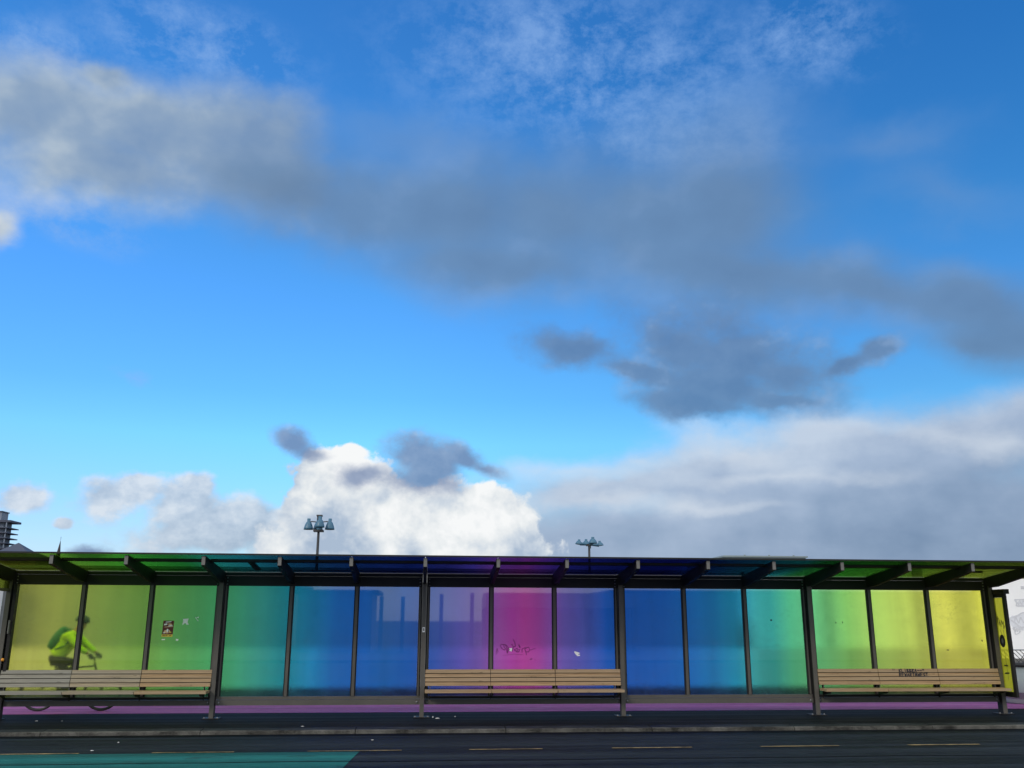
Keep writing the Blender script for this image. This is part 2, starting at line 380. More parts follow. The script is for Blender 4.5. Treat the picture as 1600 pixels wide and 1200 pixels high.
M['frame'] = plain('dark_painted_steel', (.085, .078, .066), 0.45, 0.22, 3.0, stretch=(1, 1, 1))
M['cap'] = plain('bare_grey_aluminium', (.14, .136, .125), 0.5, 0.15, 20.0)
M['bolt'] = plain('galvanised_bolt', (.17, .17, .17), 0.5, 0.1, 30.0)
M['rubber'] = plain('black_rubber', (.018, .018, .02), 0.7)
M['bin'] = plain('pale_grey_plastic', (.37, .40, .40), 0.5, 0.1, 3.0, stretch=(3, 3, .4))
M['dull'] = plain('dirty_white_litter', (.48, .48, .46), 0.8, 0.15, 30.0)
M['white'] = plain('white_paper', (.78, .78, .76), 0.8, 0.08, 30.0)
M['ink'] = plain('dark_marker_ink', (.010, .008, .012), 0.5, 0.3, 40.0)
M['magenta_ink'] = plain('purple_marker_ink', (.13, .010, .105), 0.5, 0.3, 40.0)
M['maroon'] = plain('maroon_print', (.10, .012, .010), 0.55, 0.3, 30.0)
M['cream'] = plain('cream_print', (.70, .46, .27), 0.6, 0.3, 60.0)
M['gold'] = plain('yellow_print', (.62, .47, .06), 0.6, 0.2, 60.0)
M['amber'] = plain('amber_reflector', (.75, .30, .03), 0.25, 0.2, 30.0)
M['lamp_blue'] = plain('blue_grey_enamel', (.045, .125, .19), 0.4, 0.2, 5.0)
M['pole'] = plain('dark_grey_pole', (.05, .05, .052), 0.5, 0.2, 3.0)
M['slate'] = plain('dark_slate_roof', (.045, .055, .085), 0.6, 0.2, 2.0)
M['spire'] = plain('weathered_dark_stone', (.05, .045, .05), 0.8, 0.25, 1.0)
M['concrete_tower'] = plain('grey_tower_concrete', (.17, .20, .25), 0.7, 0.2, 0.2)
M['window_dark'] = plain('dark_window_glass', (.03, .04, .055), 0.12, 0.3, 0.5)
M['curtain'] = plain('pale_window_blind', (.42, .46, .50), 0.6, 0.25, 0.3)
M['barrier'] = plain('pale_concrete_barrier', (.50, .49, .47), 0.85, 0.10, 1.2, stretch=(.4, 1, 1))
M['grey_wall'] = plain('grey_warehouse_cladding', (.32, .33, .33), 0.8, 0.18, 0.5, stretch=(.4, 1, 1))
M['white_wall'] = plain('pale_painted_block_wall', (.85, .845, .83), 0.8, 0.06, 0.8)
M['roof_metal'] = plain('grey_roof_metal', (.20, .24, .24), 0.5, 0.2, 0.6)
M['dark_wall'] = plain('dark_brick_wall', (.27, .25, .235), 0.8, 0.25, 1.0)
M['tan_wall'] = plain('tan_render_wall', (.26, .23, .20), 0.8, 0.2, 0.6)
M['wire'] = plain('galvanised_wire', (.30, .31, .32), 0.5, 0.15, 20.0, metal=0.3)
M['hiviz'] = plain('lime_high_visibility_cloth', (.62, .88, .02), 0.8, 0.12, 14.0)
M['trouser'] = plain('charcoal_trouser_cloth', (.022, .024, .024), 0.85, 0.25, 14.0)
M['pack'] = plain('dark_teal_nylon', (.02, .17, .145), 0.6, 0.55, 12.0)
M['helmet'] = plain('dark_helmet_shell', (.02, .035, .05), 0.35, 0.2, 10.0)
M['skin'] = plain('skin', (.36, .20, .14), 0.55, 0.08, 12.0)
M['hair'] = plain('dark_hair', (.02, .014, .010), 0.6, 0.3, 40.0)
M['glove'] = plain('dark_glove', (.02, .03, .03), 0.7, 0.2, 20.0)
M['bike'] = plain('dark_bicycle_paint', (.018, .02, .022), 0.35, 0.2, 10.0)
M['spoke'] = plain('steel_spokes', (.3, .3, .3), 0.35, 0.1, 10.0, metal=0.7)

def wood(name, c0, c1, grey):
    m, N, out = material(name)
    co = obj_co(N)
    g = N.noise(N.mapping(co, scale=(1.6, 30, 60)), 1.0, 8, 0.62, 0.4)
    slat = N.noise(N.mapping(co, scale=(.45, 9, 15)), 1.0, 2, 0.5)
    fine = N.noise(N.mapping(co, scale=(5, 60, 260)), 1.0, 4, 0.6)
    f = N.m('ADD', N.m('MULTIPLY', g, 0.55), N.m('MULTIPLY', fine, 0.45))
    c = N.mix(N.mapr(f, 0.34, 0.66), c0, c1)
    c = N.mix(N.mapr(slat, 0.32, 0.68, 0.0, 0.9), c, grey)
    kn = N.noise(N.mapping(co, scale=(5, 5, 22)), 1.0, 3, 0.5)
    c = N.mix(N.mapr(kn, 0.66, 0.74, 0, 0.55), c, tuple(q * 0.3 for q in c0))
    b = N.n.new('ShaderNodeBsdfPrincipled'); N.put(b.inputs['Base Color'], c); b.inputs['Roughness'].default_value = 0.75
    bp = N.n.new('ShaderNodeBump'); bp.inputs['Distance'].default_value = 0.003; N.put(bp.inputs['Height'], f); N.put(b.inputs['Normal'], bp.outputs[0])
    N.put(out.inputs[0], b.outputs[0]); return m
M['wood'] = wood('oiled_hardwood_slats', (.11, .060, .022), (.47, .305, .150), (.33, .245, .15))
M['wood_mid'] = wood('greying_hardwood_slats', (.11, .080, .045), (.42, .335, .215), (.28, .245, .19))
M['wood_grey'] = wood('silvered_hardwood_slats', (.10, .09, .065), (.36, .33, .27), (.24, .23, .20))

# asphalt and other ground
def asphalt(name, col, streak=0.3, patches=0.25, speck=0.5, spec=0.06, sx=0.12, wear=None):
    m, N, out = material(name)
    co = obj_co(N)
    big = N.noise(N.mapping(co, scale=(sx, .9, 1)), 1.0, 6, 0.55)
    st = N.noise(N.mapping(co, scale=(.05, 3.2, 1)), 1.0, 5, 0.55)
    fine = N.noise(co, 55.0, 4, 0.75)
    mid = N.noise(N.mapping(co, scale=(3.0, 11.0, 1)), 1.0, 6, 0.7)
    f = N.m('ADD', N.m('MULTIPLY', N.m('SUBTRACT', big, 0.5), patches * 3), N.m('MULTIPLY', N.m('SUBTRACT', st, 0.5), streak * 4))
    f = N.m('ADD', f, N.m('MULTIPLY', N.m('SUBTRACT', fine, 0.5), speck * 2))
    f = N.m('ADD', f, N.m('MULTIPLY', N.m('SUBTRACT', mid, 0.5), speck * 2.6))
    c = N.v('SCALE', col, scale=N.m('MAXIMUM', N.m('ADD', f, 1.0), 0.3))
    if wear is not None:
        wn = N.noise(N.mapping(co, scale=(wear[1], wear[2], 1)), 1.0, 6, 0.62)
        c = N.mix(N.mapr(wn, wear[3], wear[3] + .09, 0, wear[4]), c, wear[0])
    b = N.n.new('ShaderNodeBsdfPrincipled'); N.put(b.inputs['Base Color'], c)
    N.put(b.inputs['Roughness'], N.mapr(st, 0.3, 0.7, 0.55, 0.85)); b.inputs['Specular IOR Level'].default_value = spec
    bp = N.n.new('ShaderNodeBump'); bp.inputs['Distance'].default_value = 0.006; bp.inputs['Strength'].default_value = 0.6
    N.put(bp.inputs['Height'], fine); N.put(b.inputs['Normal'], bp.outputs[0])
    N.put(out.inputs[0], b.outputs[0]); return m
M['road'] = asphalt('road_asphalt', (.0125, .0165, .0205), 0.85, 0.5, 0.7, spec=0.04)
M['pave'] = asphalt('footpath_asphalt', (.0060, .0070, .0078), 0.7, 0.9, 1.1, spec=0.04, sx=.4)
M['kerb'] = asphalt('kerb_concrete', (.062, .060, .053), 0.3, 1.1, 1.5, sx=1.6)
M['pink'] = asphalt('pink_path_resin', (.205, .068, .170), 0.6, 0.3, 0.4, wear=((.30, .22, .33), .8, 7.0, .58, .6))
M['green'] = asphalt('green_lane_paint', (.012, .085, .080), 0.35, 0.3, 0.5, wear=((.016, .035, .038), 1.5, 3.0, .58, .7))
M['line'] = asphalt('worn_yellow_line', (.27, .20, .09), 0.2, 0.9, 1.5, wear=((.02, .022, .025), 7.0, 40.0, .50, .9))
M['ground'] = asphalt('yard_asphalt', (.07, .068, .062), 0.1, 0.3)

# coloured film in the glass: hue runs with the length of the shelter
PANE_X = [0.22, 0.75, 1.81, 2.24, 2.67, 3.32, 3.76, 4.19, 4.63, 4.86, 5.08, 5.52, 5.97, 6.42, 6.87, 7.32, 7.78, 8.12, 8.46, 8.69, 8.93, 9.16, 9.39, 9.62, 10.09, 10.44, 10.91, 11.5, 11.98, 12.46, 12.82, 13.18, 13.55, 13.91, 14.52, 15.02, 15.64, 16.26, 16.89, 17.64]
PANE_C = "A0A850 98A04C 7C9C4A 6F9848 5F9850 4E9A60 459068 3F8A7C 2F7F88 1C7F98 0F7AA0 0862A0 1A5CA0 1E5E9C 2E5AA0 4058A0 5A54A0 6C5498 8C4E90 9C4692 A4468C 984890 84529C 6858A0 4C58A0 3058A4 2058A0 1E5CA4 0A64A4 0070A0 0C84A4 409090 3C8880 4C9870 60A468 6C9C54 88A850 94A84C A4A848 A4A444".split()
ROOF_X = [0.04, 0.98, 1.71, 2.35, 2.99, 3.63, 4.18, 4.72, 5.49, 6.38, 6.94, 7.5, 7.95, 8.29, 8.86, 9.21, 9.67, 10.48, 11.42, 12.13, 12.85, 13.69, 14.05, 14.91, 15.77, 16.51, 17.52]
ROOF_C = "879618 72930C 4C9606 339012 186F1E 0F786C 08646E 043E58 04305E 021C58 061A5C 161A60 2D237A 572A81 73247B 572786 201E6E 081456 020A4A 022862 004E6C 006F6C 0F6324 1B6C09 336F06 577806 6F8112".split()
def film(N, xs, cs, fn):
    """colour ramps (two, as one holds 32 stops) along object x"""
    x = N.sep(obj_co(N))[0]
    half = len(xs) // 2
    def rmp(a, b):
        lo, hi = xs[a], xs[b - 1]
        return N.ramp(N.mapr(x, lo, hi), [((xs[i] - lo) / (hi - lo), fn(srgb(cs[i]))) for i in range(a, b)])
    return N.mix(N.m('GREATER_THAN', x, xs[half]), rmp(0, half + 1), rmp(half, len(xs)))
GL_GAIN, GL_VEIL = 3.05, 0.03
def glass_pair():
    res = []
    for side in ('front', 'back'):
        m, N, out = material('coloured_glass_' + side)
        co = obj_co(N)
        T = film(N, PANE_X, PANE_C, lambda c: (lambda t: tuple(min(0.98, q * .935 + .060 * (t[0] * .3 + t[1] * .5 + t[2] * .2)) for q in t))(tuple(max(0.002, (q - GL_VEIL) * GL_GAIN * (.98 if c[1] > .3 and c[2] < .2 else 1.0)) for q in c)))
        smear = N.noise(N.mapping(co, scale=(2.2, 1, .16)), 1.0, 4, 0.5)
        grime = N.noise(N.mapping(co, scale=(3, 1, 5)), 1.0, 6, 0.6)
        rg = N.m('ADD', N.mapr(grime, 0.3, 0.7, 0.115, 0.16), 0.0)
        rf = N.n.new('ShaderNodeBsdfRefraction'); rf.inputs['IOR'].default_value = 1.45; N.put(rf.inputs['Roughness'], rg)
        if side == 'front':
            N.put(rf.inputs['Color'], N.v('SCALE', T, scale=N.mapr(smear, 0.3, 0.7, 0.86, 1.07)))
            df = N.n.new('ShaderNodeBsdfDiffuse'); N.put(df.inputs['Color'], N.v('ADD', N.v('SCALE', T, scale=0.5), (.20, .20, .20)))
            mx = N.n.new('ShaderNodeMixShader'); patch = N.mapr(N.noise(N.mapping(co, loc=(4.3, 0, 1.7), scale=(.9, 1, 1.3)), 1.0, 2, 0.5), 0.53, 0.66)
            scr = N.mapr(N.noise(N.mapping(co, scale=(7, 1, 11)), 1.0, 7, 0.7, 1.8), 0.52, 0.68)
            N.put(mx.inputs[0], N.m('ADD', N.mapr(grime, 0.3, 0.75, 0.02, 0.08), N.m('MULTIPLY', N.m('MULTIPLY', patch, scr), 0.16))); N.put(mx.inputs[1], rf.outputs[0]); N.put(mx.inputs[2], df.outputs[0])
            gl = N.n.new('ShaderNodeBsdfGlossy'); gl.inputs['Roughness'].default_value = 0.02; gl.inputs['Color'].default_value = (1, 1, 1, 1)
            fr = N.n.new('ShaderNodeFresnel'); fr.inputs['IOR'].default_value = 1.5
            m2 = N.n.new('ShaderNodeMixShader'); N.put(m2.inputs[0], N.m('MULTIPLY', fr.outputs[0], 2.3, clamp=True)); N.put(m2.inputs[1], mx.outputs[0]); N.put(m2.inputs[2], gl.outputs[0])
            N.put(out.inputs[0], m2.outputs[0])
        else:
            rf.inputs['Color'].default_value = (1, 1, 1, 1)
            tl = N.n.new('ShaderNodeBsdfTranslucent'); tl.inputs['Color'].default_value = (.9, .9, .9, 1)
            mx = N.n.new('ShaderNodeMixShader'); mx.inputs[0].default_value = 0.03
            N.put(mx.inputs[1], rf.outputs[0]); N.put(mx.inputs[2], tl.outputs[0]); N.put(out.inputs[0], mx.outputs[0])
        res.append(m)
    return res
M['glass_f'], M['glass_b'] = glass_pair()
def roof_glass():
    m, N, out = material('coloured_roof_glass')
    T = film(N, ROOF_X, ROOF_C, lambda c: tuple(min(0.95, max(0.0, q * 1.05 + .10 * (.3 * c[0] + .6 * c[1] + .1 * c[2]) + .003)) ** 0.5 for q in c))
    tr = N.n.new('ShaderNodeBsdfTransparent'); N.put(tr.inputs['Color'], T)
    gl = N.n.new('ShaderNodeBsdfGlossy'); gl.inputs['Roughness'].default_value = 0.06; N.put(gl.inputs['Color'], (1, 1, 1))
    fr = N.n.new('ShaderNodeFresnel'); fr.inputs['IOR'].default_value = 1.45
    mx = N.n.new('ShaderNodeMixShader'); N.put(mx.inputs[0], N.m('MULTIPLY', fr.outputs[0], 0.3)); N.put(mx.inputs[1], tr.outputs[0]); N.put(mx.inputs[2], gl.outputs[0])
    N.put(out.inputs[0], mx.outputs[0]); return m
M['roof'] = roof_glass()

# ------------------------------------------------------------------ ground
ZR = -0.08
g = MB(); g.add([(-2500, -2500, -0.12), (2500, -2500, -0.12), (2500, 2500, -0.12), (-2500, 2500, -0.12)], [(0, 1, 2, 3)])
structure('ground', g, M['ground'])
structure('road', MB().box(-60, 80, -23.0, -1.72, -0.118, ZR), M['road'])
structure('pavement', MB().prism_x([(-1.47, -0.005), (-1.47, -0.118), (.85, -0.118), (.85, 0.0)], -60, 80), M['pave'])
kb = MB(); x = -60.0
random.seed(5)
while x < 80:
    L = 2.36; kb.prism_x([(-1.735, -0.118), (-1.72, -0.035), (-1.70, -0.022), (-1.665, -0.019), (-1.665, -0.118)], x + 0.006, x + L - 0.006); kb.prism_x([(-1.664, -0.118), (-1.664, -0.021), (-1.472, -0.006), (-1.472, -0.118)], x + 0.006, x + L - 0.006, 1); x += L
structure('kerb', kb, [M['kerb'], asphalt('kerb_top_concrete', (.024, .027, .028), 0.4, 0.7, 0.9, sx=.7)])
structure('path', MB().box(-60, 80, .852, 3.9, -0.118, 0.004), M['pink'])
structure('verge', MB().box(-60, 80, 3.902, 7.4, -0.118, 0.0), M['pave'])
structure('yard', MB().box(-90, 120, 7.402, 95, -0.118, -0.004), M['ground'])
structure('far_pavement', MB().box(-60, 80, -60.0, -23.05, -0.118, 0.02), asphalt('far_footpath', (.055, .055, .055), 0.1, 0.2, 0.3))
for i, (a, b) in enumerate(((.5, 1.55), (1.62, 2.625), (3.554, 4.621), (5.588, 6.854), (7.767, 8.783), (9.76, 10.9), (11.9, 13.05), (14.08, 15.17), (16.2, 17.3))):
    y = -3.725 + a * 0.0073 - 0.012
    if i == 0: continue
    structure('road_marking', MB().add([(a, y, ZR + .008), (b, y + 0.007, ZR + .008), (b, y + 0.064, ZR + .008), (a, y + 0.057, ZR + .008)], [(0, 1, 2, 3)]), M['line'])
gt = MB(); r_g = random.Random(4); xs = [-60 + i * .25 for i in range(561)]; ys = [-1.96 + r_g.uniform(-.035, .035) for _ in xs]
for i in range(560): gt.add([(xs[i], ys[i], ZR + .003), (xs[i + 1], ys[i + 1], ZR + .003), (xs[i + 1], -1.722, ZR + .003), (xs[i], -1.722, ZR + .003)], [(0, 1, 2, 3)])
structure('gutter', gt, asphalt('gutter_grime_and_shade', (.0035, .0045, .006), 0.5, 0.6, 0.9, spec=0.05))  # dark strip: shade at the kerb foot painted in along with grime
sm = MB(); xx_ = -20.0; r_g = random.Random(9); yy_ = -4.62
while xx_ < 40:
    y2 = -4.62 + r_g.uniform(-.03, .03); sm.add([(xx_, yy_ - .022, ZR + .007), (xx_ + .7, y2 - .022, ZR + .007), (xx_ + .7, y2 + .022, ZR + .007), (xx_, yy_ + .022, ZR + .007)], [(0, 1, 2, 3)]); xx_ += .7; yy_ = y2
structure('tar_seam', sm, asphalt('tar_seam', (.004, .005, .006), 0.3, 0.4, 0.8, spec=0.1))
structure('cycle_lane', MB().add([(-40, -7.0, ZR + .004), (6.10, -7.0, ZR + .004), (6.19, -5.09, ZR + .004), (6.237, -4.386, ZR + .004), (6.285, -3.735, ZR + .004), (-40, -3.79, ZR + .004)], [(0, 1, 2, 3, 4, 5)]), M['green'])

# ------------------------------------------------------------------ shelter
PP, OFF = 1.1553, 0.1123
def mx(i): return i * PP + (i // 3) * OFF
def px(n): return 3 * n * PP + (n - .5) * OFF
sh = thing('bus_shelter', 'long bus shelter of rainbow tinted glass panes and glass roof on dark steel posts', 'bus shelter')
for n in range(6):
    X = px(n); w = .0375
    p = MB().box(X - w, X + w, -.15, -.128, 0.0, 2.30).box(X - .030, X + .030, -.1275, .03, 0.0, 2.30, 1).build('post', [M['frame'], M['dark']], sh)  # web black behind the lighter flange: side shade put into its colour
    bp = MB().box(X - .14, X + .14, -.20, .06, 0.0, .012); bp = bp.build('base_plate', M['dark'], p)
    for sx in (-.11, .11):
        MB().lathe((X + sx, -.14, .012), [(0.0, .016), (.013, .016), (.014, .0)], 8).build('bolt', M['bolt'], p)
def roof_z(y): return 2.655 + (y + 1.63) * (2.469 - 2.655) / 1.63
def mull(a, b, c, d): return MB().box(a, b, -.03, .03, .353, 2.224, 1).box(c, d, -.046, -.0305, .353, 2.224, 0).build('mullion', [M['frame'], M['dark']], sh)
for b in range(5):
    L, R = px(b) + .039, px(b + 1) - .039
    bm_ = MB().box(L, R, -.055, .055, 2.225, 2.398).build('head_beam', M['dark'], sh)
    MB().box(L, R, -.062, .062, 2.404, 2.456).build('beam_flange', M['dark'], bm_)
    for xx in (L + .045, R - .045):
        for zz in (2.25, 2.305, 2.36):
            MB().lathe((xx, -.055, zz), [(0.0, -.010), (.011, -.010), (.013, 0.0)], 8, axis='y').build('bolt', M['bolt'], bm_)
    s = MB().box(L, R, -.035, .030, .302, .352).build('sill', M['frame'], sh)
    r_ = MB().box(L, R, -.055, .040, .208, .296).build('bottom_rail', M['frame'], sh)
    for xx in (L + .05, R - .05):
        MB().lathe((xx, -.055, .252), [(0.0, -.012), (.016, -.012), (.019, 0.0)], 8, axis='y').build('bolt', M['bolt'], r_)
    for k in range(3):
        i = 3 * b + k
        x0 = px(b) + OFF / 2 if k == 0 else mx(i)
        x1 = px(b + 1) - OFF / 2 if k == 2 else mx(i + 1)
        if k == 0: mull(x0 - .017, x0 + .045, x0 + .004, x0 + .030)
        mull(x1 - .045, x1 + (.017 if k == 2 else .045), x1 - (.030 if k == 2 else .024), x1 - (.004 if k == 2 else -.024))
        g = MB(); xa, xb = x0 + .046, x1 - .046
        g.add([(xa, -.008, .353), (xb, -.008, .353), (xb, -.008, 2.224), (xa, -.008, 2.224)], [(0, 1, 2, 3)], 0)
        g.add([(xa, .004, .353), (xb, .004, .353), (xb, .004, 2.224), (xa, .004, 2.224)], [(3, 2, 1, 0)], 1)
        g.add([(xa, -.008, .353), (xb, -.008, .353), (xb, -.008, 2.224), (xa, -.008, 2.224), (xa, .004, .353), (xb, .004, .353), (xb, .004, 2.224), (xa, .004, 2.224)],
              [(0, 4, 5, 1), (1, 5, 6, 2), (2, 6, 7, 3), (3, 7, 4, 0)], 1)
        g.build('glass_pane', [M['glass_f'], M['glass_b']], sh)
RX = sorted([px(n) for n in range(6)] + [mx(i) for i in range(1, 15) if i % 3])
for X in RX:
    w = .032; yt = -1.62
    prof = [(yt, 2.492), (yt, 2.638), (.05, 2.452), (.05, 2.27), (-.08, 2.275), (-.36, 2.285)]
    rf = MB().prism_x(prof, X - w, X + w).build('rafter', M['dark'], sh)
    MB().box(X - w + .004, X + w - .004, yt - .006, yt - .0005, 2.496, 2.634).build('end_cap', M['cap'], rf)
    MB().lathe((X, yt + .28, 2.4505), [(0.0, -.012), (.012, -.012), (.014, .0)], 8).build('bolt', M['bolt'], rf)
edges = [-1.25] + RX + [19.1]
for a, b in zip(edges, edges[1:]):
    a2, b2 = a + (.004 if a != edges[0] else 0), b - (.004 if b != edges[-1] else 0)
    prof = [(-1.65, roof_z(-1.65) + .004), (-1.65, roof_z(-1.65) + .016), (.12, roof_z(.12) + .016), (.12, roof_z(.12) + .004)]
    MB().prism_x(prof, a2, b2).build('roof_panel', M['roof'], sh)
MB().prism_x([(-1.668, roof_z(-1.66) - .004), (-1.668, roof_z(-1.66) + .022), (-1.651, roof_z(-1.66) + .022), (-1.651, roof_z(-1.66) - .004)], edges[0], edges[-1]).build('roof_edge', M['dark'], sh)
for a, b in zip(edges, edges[1:]):
    MB().prism_x([(-1.30, 2.575), (-1.30, 2.613), (-1.19, 2.602), (-1.19, 2.563)], a + .034 if a in RX else a, b - .034 if b in RX else b).build('purlin', M['dark'], sh)
# small fittings under the roof
for X0, X1, y0, y1 in ((4.13, 4.22, -1.05, -.35), (17.0, 17.35, -.75, -.70)):
    MB().prism_x([(y0, roof_z(y0) - .03), (y0, roof_z(y0) + .002), (y1, roof_z(y1) + .002), (y1, roof_z(y1) - .03)], X0, X1).build('roof_bracket', M['dark'], sh)
# end returns
ep = MB().box(17.876, 17.924, -.105, -.045, .31, 2.235); ep.box(17.876, 17.924, -.475, -.40, .31, 2.15); ep.box(17.876, 17.924, -.40, -.105, .31, .40); ep.box(17.876, 17.924, -.40, -.105, 2.09, 2.15); ep.box(17.85, 17.96, -.515, -.107, 2.152, 2.238)
ep = ep.build('end_panel', M['dark'], sh)
m_, N_, o_ = material('yellow_end_glass')
dfb = N_.n.new('ShaderNodeBsdfTranslucent'); dfd = N_.n.new('ShaderNodeBsdfDiffuse'); gn = N_.noise(N_.mapping(obj_co(N_), scale=(1, 4, 3)), 1.0, 5, 0.6)
cc = N_.mix(gn, (.72, .72, .07), (.93, .92, .18)); N_.put(dfb.inputs['Color'], cc); N_.put(dfd.inputs['Color'], cc)
ms = N_.n.new('ShaderNodeMixShader'); ms.inputs[0].default_value = 0.4; N_.put(ms.inputs[1], dfb.outputs[0]); N_.put(ms.inputs[2], dfd.outputs[0])
trn = N_.n.new('ShaderNodeBsdfTransparent'); trn.inputs['Color'].default_value = (.93, .91, .30, 1)
ms2 = N_.n.new('ShaderNodeMixShader'); ms2.inputs[0].default_value = 0.6; N_.put(ms2.inputs[1], ms.outputs[0]); N_.put(ms2.inputs[2], trn.outputs[0]); N_.put(o_.inputs[0], ms2.outputs[0])
M['end_glass'] = m_
MB().box(17.893, 17.905, -.398, -.107, .402, 2.088).build('end_glass', M['end_glass'], ep)
st = MB()
st.lathe((0, 0, 0), [(0.0, 0.0), (.085, 0.0)], 28)
dsk = MB(); dsk.add([(17.8905, -.235 + .085 * math.cos(2 * math.pi * i / 28), 1.30 + .115 * math.sin(2 * math.pi * i / 28)) for i in range(28)], [tuple(range(28))])
dsk.add([(17.8895, -.235 + .03 * math.cos(2 * math.pi * i / 16), 1.30 + .05 * math.sin(2 * math.pi * i / 16)) for i in range(16)], [tuple(range(16))], 1)
dsk.build('round_sticker', [M['ink'], plain('grey_print', (.10, .11, .12), 0.5)], ep)
def side_stroke(mb, pts, w, xf):
    for (y0, z0), (y1, z1) in zip(pts, pts[1:]):
        d = Vector((0, y1 - y0, z1 - z0)); L = d.length; d /= L; n = Vector((0, -d.z, d.y)) * w / 2
        a, b = Vector((xf, y0, z0)) - d * w * .3, Vector((xf, y1, z1)) + d * w * .3
        mb.add([a - n, a + n, b + n, b - n], [(0, 1, 2, 3)])
gr = MB(); random.seed(3)
side_stroke(gr, [(-.13, 1.78), (-.15, 1.62), (-.17, 1.75), (-.19, 1.58), (-.22, 1.66), (-.20, 1.72), (-.25, 1.56), (-.27, 1.68), (-.30, 1.60), (-.33, 1.66), (-.32, 1.52), (-.36, 1.58)], .014, 17.8912)
side_stroke(gr, [(-.12, 1.86), (-.14, 1.70)], .016, 17.8912); side_stroke(gr, [(-.20, 1.50), (-.26, 1.40)], .010, 17.8912); side_stroke(gr, [(-.30, 1.50), (-.31, 1.38)], .010, 17.8912)
side_stroke(gr, [(-.20, .86), (-.30, .86)], .022, 17.8912); side_stroke(gr, [(-.19, .72), (-.31, .73)], .026, 17.8912); side_stroke(gr, [(-.26, 1.12), (-.27, .60)], .007, 17.8912)
gr.build('scribble', M['ink'], ep)
# left end: gable glass over an open side, with a handle on the end post
lg = MB().box(-.085, -.030, -.62, -.16, 2.10, 2.15); lg = lg.build('gable_bar', M['frame'], sh)
MB().prism_x([(-.16, 2.152), (-.16, 2.29), (-.62, 2.345), (-.62, 2.152)], -.062, -.052).build('gable_glass', M['roof'], sh)
MB().tube((.035, -.175, 1.40), (.035, -.175, 1.62), .014).tube((.035, -.175, 1.42), (.035, -.12, 1.42), .008).tube((.035, -.175, 1.60), (.035, -.12, 1.60), .008).build('pull_handle', M['cap'], sh)
MB().box(.015, .07, -.13, -.032, .0, 2.22).build('end_jamb', M['dark'], sh)
MB().lathe((.0, -.151, .97), [(0.0, -.016), (.022, -.014), (.027, 0.0)], 16, axis='y').build('reflector', M['amber'], sh)

# ------------------------------------------------------------------ benches
def slat_profile(y0, z0, y1, z1, t):
    d = Vector((y1 - y0, z1 - z0)); d.normalize(); n = Vector((-d.y, d.x)) * t     # towards the wall
    if n.x < 0: n = -n
    return [(y0, z0), (y1, z1), (y1 + n.x, z1 + n.y), (y0 + n.x, z0 + n.y)]
def bench(label, bay, woods):
    L, R = px(bay) + .046, px(bay + 1) - .042
    t = thing('bench', label, 'bench', ((L + R) / 2, -.3, 0), 'slatted benches along the shelter')
    cuts = [L, mx(3 * bay + 1) - .01, mx(3 * bay + 2) - .01, R]
    rnd = random.Random(bay)
    for k in range(3):
        a, b = cuts[k] + (.003 if k else 0), cuts[k + 1] - (.003 if k < 2 else 0)
        back = MB()
        for s in range(4):
            u0, u1 = s / 4 + .022, (s + 1) / 4 - .022
            ya, za, yb, zb = -.180 + .055 * u0, .522 + .285 * u0, -.180 + .055 * u1, .522 + .285 * u1
            e = rnd.uniform(-.004, .004)
            back.prism_x(slat_profile(ya + e, za, yb + e, zb, .022), a + rnd.uniform(0, .004), b - rnd.uniform(0, .004))
        back.build('backrest', woods[k], t)
        seat = MB()
        for s in range(4):
            y0 = -.470 + s * .078
            seat.box(a + rnd.uniform(0, .004), b - rnd.uniform(0, .004), y0, y0 + .068, .428 + rnd.uniform(-.001, .001), .470 + rnd.uniform(-.002, .002))
        seat.build('seat', woods[k], t)
    for X in (L + .09, cuts[1], cuts[2], R - .11):
        prof = [(-.44, .395), (-.44, .4265), (-.152, .4265), (-.150, .52), (-.092, .80), (-.080, .80), (-.082, .30), (-.12, .30), (-.13, .355)]
        MB().prism_x(prof, X - .006, X + .006).build('bracket', M['dark'], t)
        MB().box(X - .004, X + .004, -.1565, -.1525, .474, .522).build('back_tab', M['cap'], t)
    MB().prism_x(slat_profile(-.150, .53, -.098, .800, .006), L + .02, R - .02).build('gap_shade_plate', M['dark'], t)  # dark sheet added behind the slats to give their gaps black shade
    MB().box(L + .03, R - .03, -.078, -.060, .31, .345).build('mounting_rail', M['dark'], t)
    return t
b_left = bench('slatted bench at the cyclist\'s end, its planks turning from silvery grey to tan', 0, [M['wood_grey'], M['wood_mid'], M['wood']])
b_mid = bench('tan slatted bench under the pink and purple glass, between the two middle posts', 2, [M['wood']] * 3)
b_right = bench('tan slatted bench under the yellow glass with black marker writing on its backrest', 4, [M['wood']] * 3)

